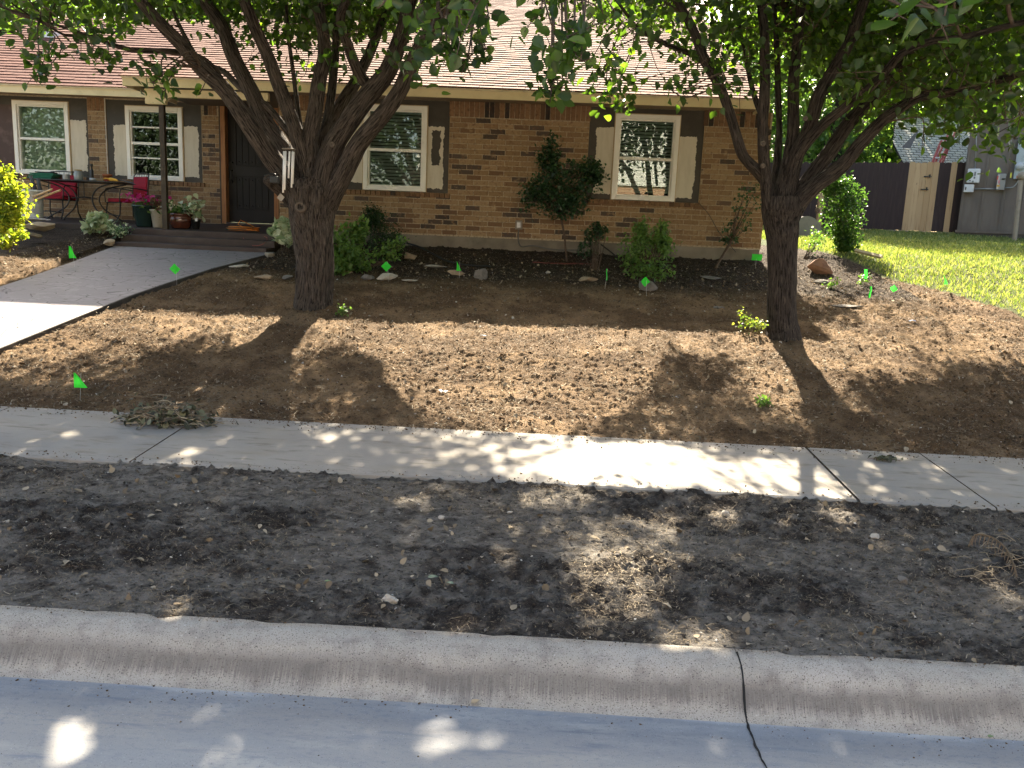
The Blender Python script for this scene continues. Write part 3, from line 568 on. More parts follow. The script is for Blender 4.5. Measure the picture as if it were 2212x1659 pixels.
# outlet and its conduit
oc = onY(1121, 486, W); mb = MB(); mb.box(oc[0]-.05, oc[0]+.05, W-.055, W-.011, oc[2]-.065, oc[2]+.065)
ob = mb.build('outlet_box', simple('aged_metal', (.22, .19, .15), .5), house, bevel=.006); mb = MB(); mb.box(oc[0]-.028, oc[0]+.028, W-.062, W-.0555, oc[2]-.04, oc[2]+.04); mb.build('outlet_cover', metal_m, ob, bevel=.003)
mb = MB(); mb.tube([(oc[0]+.0, W-.03, oc[2]-.06), (oc[0]+.0, W-.04, oc[2]-.2), (oc[0]+.05, W-.05, oc[2]-.3), (oc[0]+.22, W-.12, 1.44), (oc[0]+.5, W-.2, 1.40), (oc[0]+.9, W-.22, 1.41)], [.009]*6, 8, step=.03); mb.build('conduit', simple('grey_hose', (.12, .11, .10)), house, True)
c1 = onY(1508, 438, W); mb = MB(); mb.tube([c1-[0, .02, 0], onY(1530, 462, W-.03), onY(1552, 500, W-.04), onY(1568, 520, W-.05), onY(1590, 545, W-.08)], [.004]*5, 6, step=.04); mb.build('cable', iron_m, house, True)

# ================================================================== TREES
def leaf_arrays(C, size, up_bias=.25, droop=0, elong=1.0, rng=RNG, fold=.25):
    n = len(C); size = np.asarray(size)*np.ones(n)
    d = rng.normal(size=(n, 3)); d[:, 2] -= droop; d /= np.linalg.norm(d, axis=1)[:, None]
    nrm = rng.normal(size=(n, 3)); nrm[:, 2] = np.abs(nrm[:, 2])+up_bias; s = np.cross(d, nrm); s /= np.linalg.norm(s, axis=1)[:, None]+1e-9; nn = np.cross(s, d)
    a = size[:, None]; w = a*.40/elong; k = (rng.random((n, 1))*.6+.7)*fold
    base = C-d*a*.5
    P = [base, C-d*a*.36+s*w*.72+nn*w*k*.8, C-d*a*.08+s*w*1.02+nn*w*k, C+d*a*.26+s*w*.66+nn*w*k*.6, C+d*a*.60-nn*a*.10, C+d*a*.26-s*w*.66+nn*w*k*.6, C-d*a*.08-s*w*1.02+nn*w*k, C-d*a*.36-s*w*.72+nn*w*k*.8]
    V = np.stack(P, 1).reshape(-1, 3); o = np.arange(n)[:, None]*8
    Fc = np.concatenate([o+np.array([0, 1, 2, 3, 4]), o+np.array([0, 4, 5, 6, 7])], 1).reshape(-1); return V, Fc, np.full(2*n, 5)
def leaf_obj(name, C, size, m, parent, **k):
    V, Fc, S = leaf_arrays(np.asarray(C), size, **k); return link(name, mesh_np(name, V, Fc, S, False), m, parent)
BND = np.array([(-400, 120), (0, 70), (45, 75), (60, 90), (110, 90), (125, 45), (145, 30), (165, 80), (215, 95), (240, 95), (285, 70), (300, 50), (400, 45), (450, 60), (480, 100), (560, 95), (600, 95), (700, 110), (800, 80), (830, 60), (880, 90), (905, 60), (940, 80), (1000, 90), (1050, 70), (1062, -20), (1135, -20), (1145, 40), (1170, 120), (1235, 140), (1265, 60), (1285, 190), (1335, 190), (1350, 70), (1440, 70), (1450, 160), (1550, 150), (1600, 110), (1640, 110), (1700, 120), (1780, 170), (1830, 240), (1900, 262), (2000, 285), (2100, 295), (2212, 305), (2600, 340)])
LIT = [(1700, 845, 85, 60, .9), (1790, 800, 60, 50, .9), (1860, 770, 110, 40, .95), (60, 948, 26, 9, 1), (130, 938, 40, 9, 1), (415, 978, 26, 10, 1), (610, 972, 20, 12, 1), (615, 992, 22, 8, 1), (706, 945, 24, 9, 1), (2000, 992, 50, 10, 1), (2045, 1065, 45, 14, 1), (1905, 1010, 45, 14, 1), (1860, 1060, 30, 12, 1), (2170, 1020, 25, 8, 1), (400, 1312, 42, 22, 1), (1055, 1388, 50, 14, 1), (1500, 1412, 32, 14, 1), (1725, 1428, 32, 12, 1), (520, 1352, 30, 9, 1), (1090, 1195, 26, 18, 1), (1000, 1345, 30, 16, 1), (2150, 1245, 40, 20, 1), (2190, 1290, 40, 18, 1), (1560, 1110, 40, 20, 1), (1600, 1185, 28, 18, 1), (1430, 1125, 50, 18, 1), (1240, 1075, 60, 12, 1), (1330, 1230, 90, 45, 1), (1400, 1300, 50, 25, 1), (1520, 1375, 60, 20, 1), (1760, 1120, 80, 22, 1), (150, 1600, 22, 34, 1), (125, 1640, 24, 26, 1), (950, 1592, 50, 34, 1), (1060, 1590, 34, 16, 1), (1545, 1612, 34, 22, 1), (1790, 1600, 30, 16, 1), (470, 1645, 26, 16, 1), (960, 1655, 40, 10, 1), (620, 1450, 20, 8, 1), (230, 1195, 18, 8, 1), (880, 1080, 30, 10, 1), (1800, 760, 90, 50, .9), (1950, 800, 90, 35, .7), (2130, 740, 80, 40, .6), (1130, 800, 300, 130, .97), (1000, 745, 230, 55, .97), (1290, 760, 150, 50, .9), (1180, 1005, 130, 40, .7), (1360, 1010, 190, 55, .97), (1650, 1035, 150, 45, .85), (1800, 1060, 60, 20, .8), (2010, 1030, 60, 30, .6), (70, 715, 190, 60, 1), (330, 700, 160, 45, .7), (520, 700, 130, 40, .6), (1560, 760, 110, 40, .7), (1850, 770, 110, 40, .75), (2010, 660, 170, 60, .8), (1350, 1200, 130, 90, .85), (1760, 1120, 100, 32, .85), (1290, 1290, 80, 80, .75), (1500, 1370, 110, 35, .8), (1180, 1080, 60, 20, .7), (400, 1310, 40, 22, .9), (150, 1600, 55, 50, .97), (950, 1590, 60, 40, .97), (1050, 1590, 50, 20, .8), (120, 780, 200, 50, .7), (2100, 640, 200, 70, .9)]  # ground ellipses kept sunny by dropping crown leaves that would shade them
def litprob(C):
    # where the cluster's shadow falls on the ground, seen from the camera
    C = np.asarray(C); t = C[:, 2]/SUN[2]*.9
    for _ in range(14):
        P = C-t[:, None]*SUN; t = t+(P[:, 2]-np.where((P[:, 1] > 2.83), ter(P[:, 1]), 0))/SUN[2]*.7
    P = C-t[:, None]*SUN; x, y, z = proj(P); pr = np.zeros(len(C))
    for (cx, cy, rx, ry, w) in LIT:
        q = ((x-cx)/rx)**2+((y-cy)/ry)**2; pr = np.maximum(pr, np.where((q < 1) & (z > 0), w, 0))
    return pr
def allowed(C, marg=18):
    x, y, z = proj(C); inside = (z > .3) & (x > -500) & (x < 2700); lim = np.interp(x, BND[:, 0], BND[:, 1])-marg
    vis = inside & (y > lim); return ~vis
def px_path(pts, Y0, Y1, bow=0):
    n = len(pts); out = []; rr = []
    for i, (x, y, w) in enumerate(pts):
        t = i/(n-1); Yd = Y0+(Y1-Y0)*t**1.1; p = onY(x, y, Yd); out.append(p); rr.append(w/2/F*(Yd*.85))
    return out, rr
def extend(P, R, length, curl, rng):
    P = [np.array(p) for p in P]; d = P[-1]-P[-2]; d /= np.linalg.norm(d); L = 0; r0 = R[-1]; R = list(R)
    tgt = np.array([curl[0], curl[1], curl[2]]); tgt = tgt/np.linalg.norm(tgt)
    while L < length:
        d = d*.82+tgt*.14+rng.normal(size=3)*.06; d /= np.linalg.norm(d); P.append(P[-1]+d*.35); L += .35; R.append(max(.008, r0*(1-L/length*.9)))
    return P, R
DARK = [[(780, 790, 60, 40, 12), (850, 860, 60, 35, 10), (330, 830, 220, 45, 46), (150, 770, 60, 25, 10), (60, 850, 60, 20, 14)], [(1880, 650, 140, 45, 60), (1480, 830, 45, 70, 13), (2080, 890, 120, 60, 40)]]  # ground ellipses shaded by extra leaf clusters added along the sun ray
def tree(name_i, name, label, base_px, trunk, limbs, Ybase, barkm, crownc, crownr, nclus, seed, fixed, leafsize=.073):
    rng = np.random.default_rng(seed); b0 = onY(*base_px, Ybase); t = thing(name, label, 'tree', b0, 'pear trees in the front yard')
    P = [onY(x, y, Ybase) for x, y, w in trunk]; Rr_ = [w/2/F*Ybase*.93 for x, y, w in trunk]
    P = [P[0]-np.array([0, 0, .25])]+P; Rr_ = [Rr_[0]*1.15]+Rr_
    mb = MB(); mb.tube(P, Rr_, 96, rough=.16, step=.018, seed=seed % 9, flare=(.022, .12)); tk = mb.build('trunk', barkm, t, True, True)
    nodes = []
    for li, lb in enumerate(limbs):
        pts, Y1, ext, curl = lb; Pp, Rl = px_path(pts, Ybase+(.0), Y1)
        if ext: Pp, Rl = extend(Pp, Rl, ext, curl, rng)
        mb = MB(); n = 40 if Rl[0] > .05 else 20
        mb.tube(Pp, Rl, n, rough=.14, step=.03 if n == 40 else .045, seed=(seed+li) % 17); mb.build('limb', barkm, t, True, True)
        for i in range(len(Pp)):
            if i >= len(Pp)//3: nodes.append(Pp[i])
    nodes = np.array(nodes)
    # crown clusters
    C = rng.normal(size=(nclus*6, 3)); C /= np.linalg.norm(C, axis=1)[:, None]; C *= (rng.random((len(C), 1))**(1/2.4)); C = C*crownr+crownc
    C = C[C[:, 2] > crownc[2]-crownr[2]*.8]; C = C[allowed(C, 30)]; C = C[rng.random(len(C)) > litprob(C)]; C = C[np.linalg.norm(C-EYE, axis=1) > 2.3]; C = C[:nclus]
    add = []
    for (cx, cy, rx, ry, k) in DARK[name_i]:
        for _ in range(k):
            a, u = rng.uniform(0, 2*pi), sqrt(rng.random()); g = G(cx+cos(a)*rx*u, cy+sin(a)*ry*u); zt = rng.uniform(*(3.9, 5.6)); add.append(g+SUN*(zt-g[2])/SUN[2])
    if add: add = np.array(add); add = add[allowed(add, 12)]; C = np.concatenate([C, add])
    for _ in range((60, 85)[name_i]):
        bx = rng.uniform(*((0, 1040), (1290, 2230))[name_i]); by = rng.uniform(-20, max(5, np.interp(bx, BND[:, 0], BND[:, 1])-38)); q = onY(bx, by, rng.uniform(9.1, 11.2))
        if rng.random() > litprob(q[None])[0]: C = np.concatenate([C, q[None]])
    fx = np.array([onY(x, y, Yd) for x, y, Yd, *_ in fixed]) if fixed else np.zeros((0, 3))
    tw = MB()
    def twig(c, r0=.012):
        dd = np.linalg.norm(nodes-c, axis=1)+np.clip(nodes[:, 2]-c[2], 0, None)*.6; q = nodes[np.argmin(dd)]
        mid = (q+c)/2+rng.normal(size=3)*.08+np.array([0, 0, .10*np.linalg.norm(c-q)]); m1 = q*.7+mid*.3+rng.normal(size=3)*.03
        l = np.linalg.norm(c-q); r = min(.028, r0*(.4+.7*l)); tw.tube([q, m1, mid, c], [r, r*.8, r*.6, .004], 6, step=max(.08, l/12))
    for c in C[::5]: twig(c)
    for c in fx: twig(c, .010)
    Lf = []; Sz = []
    for c in C:
        k = rng.integers(42, 84); rr = rng.uniform(.16, .32); q = rng.normal(size=(k, 3))*rr*np.array([1, 1, .7])+c; Lf.append(q)
    for (x, y, Yd, rr, k), c in zip(fixed, fx):
        q = rng.normal(size=(k, 3))*np.array([rr, rr, rr*1.15])+c; Lf.append(q)
        for s in range(3):
            e = q[rng.integers(len(q))]; tw.tube([c, (c+e)/2+rng.normal(size=3)*.02, e], [.004, .003, .002], 5)
    tw.build('twigs', twig_m, t, True)
    nf = sum(len(a) for a in Lf[len(C):]); Lc = np.concatenate(Lf[:len(C)]); Lx = np.concatenate(Lf[len(C):]) if fixed else np.zeros((0, 3))
    Lc = Lc[allowed(Lc, 0)]; Lc = Lc[rng.random(len(Lc)) > litprob(Lc)]; qx, qy, qz = proj(Lc); xr = ((430, 930), (1600, 1960))[name_i]; Lc = Lc[~((qx > xr[0]) & (qx < xr[1]) & (qy > 5) & (qy < 400) & (Lc[:, 1] < Ybase+.35))]; Lc = Lc[np.linalg.norm(Lc-EYE, axis=1) > 1.9]; ch = onY(624, 355, 8.05); dv = Lc-ch; tt = dv@SUN; ds = np.linalg.norm(dv-tt[:, None]*SUN, axis=1); Lc = Lc[(ds > .28) | (tt < 0)]; A = np.concatenate([Lc, Lx])
    leaf_obj('crown', A, rng.uniform(.75, 1.2, len(A))*leafsize, leaf_m, t, rng=rng, droop=.5)
    print(name, 'leaves', len(A), 'clusters', len(C))
    return t
# limbs: ([(px, py, width)], depth at last traced point, extension length, curl direction)
T1Y = 8.5
T1 = tree(0, 'pear_tree', 'thick pear tree beside the walkway with a wind chime hanging in its fork', (677, 658), [(677, 664, 92), (678, 640, 86), (679, 600, 83), (680, 560, 82), (676, 510, 90), (672, 470, 100), (671, 440, 108), (672, 412, 112), (672, 388, 96)],
 [([(655, 432, 70), (622, 388, 56), (580, 334, 47), (541, 274, 45), (485, 194, 38), (433, 146, 35), (392, 97, 33), (347, 52, 30), (302, 2, 27)], 7.6, 2.2, (-.5, -.4, .6)),
  ([(500, 214, 18), (460, 146, 16), (416, 118, 15), (364, 111, 14), (295, 109, 12), (243, 97, 11), (208, 83, 9), (170, 70, 7)], 7.4, .7, (-.8, -.3, .1)),
  ([(632, 300, 16), (583, 236, 17), (520, 190, 15), (485, 156, 14), (430, 128, 12), (390, 60, 10)], 9.3, 1.2, (-.5, .5, .6)),
  ([(660, 430, 62), (634, 360, 50), (606, 312, 43), (572, 263, 40), (541, 194, 38), (509, 132, 35), (482, 62, 33), (450, 14, 30)], 8.9, 2.5, (-.5, .2, .8)),
  ([(668, 410, 50), (655, 340, 40), (635, 270, 36), (600, 180, 33), (576, 114, 30), (552, 62, 28), (531, 10, 26)], 8.0, 2.5, (-.2, -.3, .9)),
  ([(668, 405, 56), (670, 345, 44), (670, 298, 38), (680, 243, 35), (690, 173, 33), (701, 121, 31), (697, 69, 29), (687, 10, 27)], 8.3, 2.6, (0, -.1, 1)),
  ([(680, 400, 40), (700, 300, 28), (711, 243, 22), (720, 160, 20), (725, 104, 18), (727, 0, 15)], 9.4, 2.2, (.1, .5, .9)),
  ([(655, 340, 16), (650, 280, 12), (640, 210, 11), (631, 139, 10), (622, 70, 9), (618, 5, 8)], 8.9, 1.4, (0, .2, 1)),
  ([(685, 420, 56), (690, 350, 44), (700, 300, 38), (739, 225, 32), (770, 173, 28), (800, 110, 24), (830, 40, 20)], 9.5, 2.2, (.4, .5, .7)),
  ([(688, 440, 72), (697, 395, 60), (718, 318, 54), (753, 263, 50), (794, 208, 46), (836, 156, 42), (858, 104, 38), (874, 52, 36), (884, 0, 34)], 8.0, 2.6, (.4, -.3, .8)),
  ([(705, 440, 60), (735, 385, 50), (774, 312, 44), (826, 249, 41), (864, 194, 38), (888, 139, 36), (912, 97, 33), (947, 52, 30), (985, 8, 28)], 7.6, 2.6, (.6, -.4, .6)),
  ([(826, 190, 24), (800, 186, 29), (780, 166, 29), (760, 121, 27), (742, 69, 25), (735, 35, 23), (748, 0, 20)], 7.6, 2.0, (-.1, -.4, .9)),
  ([(640, 440, 46), (612, 412, 38), (590, 396, 30), (578, 388, 24)], 8.2, 0, None),
  ([(170, 75, 6), (142, 76, 6), (110, 60, 5), (70, 38, 5), (40, 17, 4)], 7.3, .5, (-1, -.2, .2))],
 T1Y, bark1_m, np.array([-2.6, 8.6, 5.6]), np.array([4.3, 4.2, 3.0]), 1950, 101,
 [(85, 118, 6.6, .07, 22), (90, 140, 6.6, .06, 18), (95, 158, 6.6, .05, 12), (60, 88, 6.8, .10, 22), (30, 70, 7, .12, 22), (200, 110, 7.0, .09, 20), (220, 125, 7.0, .07, 16), (250, 125, 7.2, .06, 12), (175, 90, 7.0, .1, 20), (322, 142, 7.0, .07, 12), (345, 155, 7.0, .06, 10), (365, 150, 7, .05, 6), (330, 178, 6.9, .06, 10), (360, 182, 6.9, .05, 8), (358, 200, 6.9, .04, 6), (435, 196, 7.6, .03, 4),
  (950, 90, 5.6, .10, 24), (985, 105, 5.6, .08, 20), (1020, 115, 5.6, .07, 16), (1010, 130, 5.6, .05, 8), (930, 70, 5.4, .1, 20), (962, 128, 5.8, .05, 9), (915, 80, 6.5, .09, 14), (1050, 110, 5.6, .05, 7), (1000, 150, 5.6, .03, 4), (890, 165, 7, .05, 8), (640, 110, 9.2, .16, 28), (590, 60, 8.8, .16, 40), (740, 100, 8.8, .16, 30), (660, 160, 9.4, .10, 16), (840, 120, 7.6, .08, 14), (700, 70, 7.8, .2, 50), (560, 100, 9.3, .14, 26), (780, 60, 7.6, .16, 36), (480, 60, 9.2, .16, 30), (990, 20, 4.4, .09, 14), (1030, 10, 4.2, .08, 10), (830, 5, 4.0, .05, 6), (900, 20, 5.0, .12, 18), (1055, 30, 4.4, .05, 4)])
T2Y = 8.05
T2 = tree(1, 'pear_tree', 'slimmer dark barked pear tree near the lawn, right of the house front', (1690, 716), [(1692, 722, 76), (1690, 700, 68), (1688, 650, 62), (1690, 600, 61), (1690, 560, 61), (1690, 520, 63), (1688, 480, 74), (1688, 450, 90), (1690, 425, 84)],
 [([(1668, 480, 40), (1660, 440, 32), (1655, 390, 28), (1651, 347, 26), (1648, 277, 25), (1651, 208, 25), (1652, 139, 24), (1651, 69, 22), (1645, 5, 20)], 7.5, 2.2, (0, -.4, .9)),
  ([(1668, 445, 30), (1656, 400, 27), (1637, 372, 26), (1612, 345, 24), (1600, 325, 24), (1582, 263, 24), (1558, 194, 23), (1523, 132, 23), (1499, 69, 21), (1478, 28, 19), (1455, -10, 17)], 7.3, 2.4, (-.5, -.3, .7)),
  ([(1528, 140, 15), (1500, 120, 14), (1443, 97, 12), (1384, 66, 10), (1357, 35, 8), (1335, 5, 7)], 6.8, 1.0, (-.6, -.4, .3)),
  ([(1680, 450, 40), (1676, 400, 30), (1680, 340, 20), (1683, 277, 15), (1680, 173, 14), (1676, 69, 13), (1672, 5, 12)], 8.8, 2.0, (0, .4, .9)),
  ([(1692, 440, 60), (1698, 385, 40), (1708, 330, 32), (1714, 277, 28), (1714, 173, 26), (1721, 104, 24), (1728, 35, 22), (1730, 0, 21)], 8.0, 2.5, (0, 0, 1)),
  ([(1698, 430, 50), (1712, 370, 38), (1726, 320, 34), (1748, 277, 32), (1768, 208, 31), (1808, 139, 28), (1836, 87, 26), (1862, 12, 24)], 7.6, 2.5, (.4, -.2, .8)),
  ([(1704, 380, 34), (1732, 322, 26), (1773, 274, 23), (1829, 229, 21), (1877, 191, 20), (1915, 152, 19), (1950, 114, 18), (2009, 90, 16), (2078, 80, 14)], 6.6, 2.2, (.8, -.3, .2)),
  ([(1712, 440, 56), (1742, 395, 38), (1787, 335, 34), (1836, 263, 32), (1884, 208, 28), (1930, 150, 25), (1985, 90, 22), (2040, 30, 20)], 8.2, 2.4, (.6, .1, .6)),
  ([(1700, 470, 62), (1730, 430, 46), (1766, 396, 40), (1818, 358, 35), (1863, 305, 31), (1905, 262, 29), (1950, 230, 26), (1992, 208, 23), (2078, 195, 20), (2170, 170, 17)], 7.4, 2.2, (.9, -.2, .15)),
  ([(1660, 290, 12), (1645, 250, 14), (1632, 215, 13), (1620, 170, 11), (1610, 120, 9)], 8.6, 1.5, (-.2, .2, .9))],
 T2Y, bark2_m, np.array([3.2, 8.4, 5.6]), np.array([4.3, 4.2, 3.0]), 1950, 202,
 [(1190, 50, 4.5, .10, 18), (1225, 80, 4.5, .09, 16), (1240, 112, 4.5, .06, 9), (1170, 25, 4.6, .1, 18), (1262, 70, 4.5, .08, 12), (1195, 125, 4.8, .07, 10), (1200, 165, 5.2, .08, 22), (1215, 185, 5.2, .06, 14), (1190, 190, 5.2, .05, 9), (1228, 135, 4.6, .05, 8), (1255, 130, 4.4, .03, 4), (1300, 20, 5.2, .14, 24), (1345, 50, 5.5, .14, 26), (1310, 180, 7.6, .09, 26), (1325, 205, 7.6, .08, 24), (1345, 222, 7.6, .06, 14), (1300, 160, 7.6, .1, 20), (1330, 130, 7.6, .1, 16), (1375, 175, 7.8, .06, 10), (1450, 195, 6.8, .05, 9), (1475, 200, 6.8, .05, 8), (1490, 190, 6.8, .04, 5), (1400, 90, 7, .14, 30), (1490, 160, 7.2, .08, 14), (1540, 185, 7.4, .08, 14), (1560, 150, 7.6, .12, 26), (1600, 190, 7.4, .08, 14), (1620, 120, 7.4, .14, 34), (1590, 60, 7.4, .2, 50), (1700, 90, 7.6, .2, 50), (1760, 60, 7.4, .2, 60), (1680, 190, 8.8, .1, 14), (1770, 180, 8.8, .12, 22), (1850, 150, 8.6, .16, 40), (1940, 190, 8.6, .16, 40), (1995, 290, 8.2, .05, 8), (1870, 230, 8.8, .1, 18), (1965, 20, 2.9, .04, 5), (2020, 18, 2.8, .05, 9), (2045, 8, 2.8, .04, 6), (2110, 260, 7.2, .12, 30), (2150, 290, 7.2, .10, 18), (2080, 278, 7.4, .10, 18), (2190, 300, 7.2, .10, 18), (2040, 262, 7.6, .10, 20)]+[(1925, 163, 7.7, 0.17, 46), (2072, 192, 7.0, 0.17, 46), (1835, 167, 7.4, 0.17, 46), (1924, 198, 7.9, 0.17, 46), (2165, 186, 8.3, 0.17, 46), (1890, 164, 8.9, 0.17, 46), (2039, 200, 8.4, 0.17, 46), (1856, 167, 8.2, 0.17, 46), (1951, 123, 8.9, 0.17, 46), (2019, 194, 8.9, 0.17, 46), (2116, 236, 7.7, 0.17, 46), (2150, 180, 9.0, 0.17, 46), (2182, 134, 7.1, 0.17, 46), (1917, 194, 7.8, 0.17, 46), (2081, 155, 8.0, 0.17, 46), (1984, 153, 8.2, 0.17, 46), (2064, 223, 8.4, 0.17, 46), (2202, 247, 9.2, 0.17, 46), (2099, 140, 8.9, 0.17, 46), (2216, 257, 8.2, 0.17, 46), (2116, 147, 8.8, 0.17, 46), (2059, 152, 7.0, 0.17, 46), (2172, 259, 7.0, 0.17, 46), (2150, 175, 7.2, 0.17, 46), (1948, 185, 8.9, 0.17, 46), (1848, 157, 6.9, 0.17, 46), (1798, 60, 9.8, 0.18, 46), (1856, 81, 10.0, 0.18, 46), (1708, 29, 9.4, 0.18, 46), (1647, 44, 9.2, 0.18, 46), (1774, 39, 8.7, 0.18, 46), (1831, 58, 9.9, 0.18, 46), (1837, 65, 9.2, 0.18, 46), (1754, 97, 9.4, 0.18, 46), (1763, 94, 9.9, 0.18, 46), (1752, 72, 9.6, 0.18, 46), (1692, 56, 10.0, 0.18, 46), (1755, 86, 8.6, 0.18, 46), (1731, 90, 8.6, 0.18, 46), (1775, 96, 8.7, 0.18, 46), (1778, 76, 9.6, 0.18, 46), (1718, 105, 9.6, 0.18, 46)])

# ------------------------------------------------ shrubs and plants
def shrub(name, label, cat, base, crown, n, size, m, seed, stems=6, stem_r=.008, group=None, elong=1.0, trunk_path=None, part='foliage', droop=0, shape='ell'):
    rng = np.random.default_rng(seed); t = thing(name, label, cat, base, group); base = np.array(base, float)
    mb = MB(); Lf = []
    for (cx, cy, cz, rx, ry, rz) in crown:
        c = np.array([cx, cy, cz]); r = np.array([rx, ry, rz]); k = max(4, int(n/len(crown)/22))
        ends = rng.normal(size=(k, 3)); ends /= np.linalg.norm(ends, axis=1)[:, None]; ends = c+ends*r*(rng.random((k, 1))**.45)
        for e in ends: Lf.append(rng.normal(size=(22, 3))*(r*.17+.018)+e)
        for e in ends[:stems]:
            b = trunk_path[-1] if trunk_path is not None else base+rng.normal(size=3)*np.array([.03, .03, 0]); mb.tube([b, (b+e)/2+rng.normal(size=3)*.02, e], [stem_r, stem_r*.7, .002], 6)
    if trunk_path is not None: mb.tube(trunk_path, [stem_r*2.4]+[stem_r*2]*(len(trunk_path)-1), 10, rough=.2, step=.03)
    mb.build('stems', twig_m, t, True); A = np.concatenate(Lf); leaf_obj(part, A, rng.uniform(.7, 1.3, len(A))*size, m, t, rng=rng, elong=elong, droop=droop, up_bias=1.0); return t
def gp(px, py): p = G(px, py); return np.array([p[0], p[1], ter(p[1])])
def E(px, py, Yd, rpx, rpz, ry=None): c = onY(px, py, Yd); s = Yd/F; return (c[0], c[1], c[2], rpx*s, (ry or rpx*s*.8), rpz*s)
b = onY(1226, 573, 11.55); tp = [onY(1226, 580, 11.55), onY(1222, 540, 11.55), onY(1218, 500, 11.58), onY(1210, 465, 11.6)]
shrub('holly_shrub', 'small dark green tree form holly on a thin bare stem against the brick wall', 'shrub', b, [E(1205, 405, 11.45, 62, 58), E(1255, 395, 11.45, 46, 42), E(1165, 420, 11.5, 34, 40), E(1185, 340, 11.6, 20, 45), E(1225, 440, 11.4, 45, 28), E(1278, 375, 11.5, 22, 22)], 3800, .040, holly_m, 5, 9, .007, trunk_path=tp)
b = onY(1395, 612, 10.6); shrub('green_shrub', 'bright green bushy shrub with upright shoots by a grey rock', 'shrub', b, [E(1392, 540, 10.6, 48, 42), E(1400, 580, 10.5, 50, 30), E(1375, 560, 10.6, 30, 40), E(1425, 510, 10.6, 14, 30), E(1385, 500, 10.6, 12, 26), E(1435, 530, 10.7, 20, 22)], 2800, .044, bright_m, 6, 8, elong=1.3)
b = onY(745, 592, 10.3); shrub('green_shrub', 'light green leafy shrub touching the right side of the thick tree trunk', 'shrub', b, [E(740, 520, 10.2, 42, 40), E(755, 560, 10.1, 42, 28), E(775, 500, 10.3, 18, 22), E(730, 575, 10, 28, 18)], 2000, .055, bright_m, 8, 8, elong=1.3)
b = onY(820, 560, 11.2); shrub('dark_shrub', 'dense dark rounded evergreen shrub standing behind the light green one', 'shrub', b, [E(820, 505, 11.2, 44, 48), E(835, 530, 11.1, 36, 36), E(805, 470, 11.3, 20, 22)], 4500, .028, fine_m, 9, 6, elong=1.6)
b = onY(845, 562, 10.6); shrub('green_shrub', 'small low leafy shrub sprig in front of the dark evergreen', 'shrub', b, [E(848, 530, 10.6, 22, 18), E(835, 550, 10.5, 28, 12), E(780, 580, 10.3, 14, 8)], 420, .05, bright_m, 12, 6, elong=1.3)
b = onY(1285, 600, 11.0); shrub('sparse_shrub', 'sparse leggy shrub with few dark leaves beside the holly', 'shrub', b, [E(1277, 510, 11.5, 22, 18), E(1290, 495, 11.5, 10, 14), E(1262, 540, 11.4, 20, 14), E(1300, 500, 11.5, 12, 10)], 500, .04, holly_m, 14, 8, .007)
b = onY(1570, 570, 11.2); shrub('sparse_shrub', 'bare stemmed leaning shrub with scattered leaves at the house corner', 'shrub', b, [E(1620, 430, 11.4, 30, 30), E(1600, 480, 11.3, 35, 24), E(1585, 520, 11.3, 20, 16)], 360, .035, holly_m, 15, 12, .009, trunk_path=[onY(1545, 580, 11.1), onY(1562, 550, 11.2), onY(1580, 520, 11.25)])
b = onY(1822, 535, 13.2); shrub('green_shrub', 'tall narrow green shrub in front of the dark fence', 'shrub', b, [E(1815, 420, 13.2, 42, 36), E(1825, 460, 13.1, 42, 42), E(1820, 505, 13.1, 36, 28), E(1800, 400, 13.3, 30, 22), E(1830, 530, 13, 18, 12)], 3800, .05, lm('fence_shrub_leaf', (.035, .08, .025), (.055, .115, .03), (.09, .16, .045)), 16, 8, elong=1.2)
b = onY(18, 530, 9.8); shrub('golden_shrub', 'sunlit golden yellow shrub at the left edge of the yard', 'shrub', b, [E(8, 400, 9.8, 34, 32), E(26, 435, 9.7, 28, 38), E(-12, 450, 9.7, 60, 60), E(15, 470, 9.6, 34, 36)], 3600, .045, yellow_m, 17, 8, elong=1.2)
b = onY(20, 540, 9.3); shrub('golden_shrub', 'low creeping golden sprigs under the rock edging', 'shrub', b, [E(20, 518, 9.3, 30, 8), E(38, 508, 9.4, 14, 6), E(0, 528, 9.2, 18, 8)], 300, .045, yellow_m, 18, 6)
b = onY(210, 498, 11.6); shrub('caladium', 'pale leafed caladium in the dark bed left of the steps', 'plant', b, [E(205, 474, 11.6, 26, 14), E(220, 484, 11.5, 26, 12), E(195, 482, 11.6, 18, 12)], 170, .115, calad_m, 19, 14, .004, elong=1.1)
b = onY(262, 505, 11.5); shrub('white_flowers', 'small clump of white flowers at the left end of the steps', 'plant', b, [E(262, 492, 11.5, 20, 12), E(255, 500, 11.4, 22, 8)], 330, .03, lm('blue_green_leaf', (.05, .10, .07), (.10, .16, .12), (.7, .75, .72)), 20, 12, .003)
b = onY(615, 545, 11.0); shrub('caladium', 'white and green caladium just left of the thick tree trunk', 'plant', b, [E(612, 500, 11.0, 22, 26), E(625, 520, 10.9, 18, 20), E(600, 490, 11, 14, 14)], 170, .12, calad_m, 21, 14, .004, elong=1.1)
b = gp(1630, 700); shrub('yellow_sprout', 'yellowish weedy sprout at the foot of the slimmer tree', 'plant', b, [E(1618, 692, 8.1, 28, 18), E(1640, 704, 8.0, 20, 12)], 150, .026, lm('sprout_leaf', (.06, .11, .03), (.13, .17, .045), (.32, .30, .08)), 22, 10, .003)
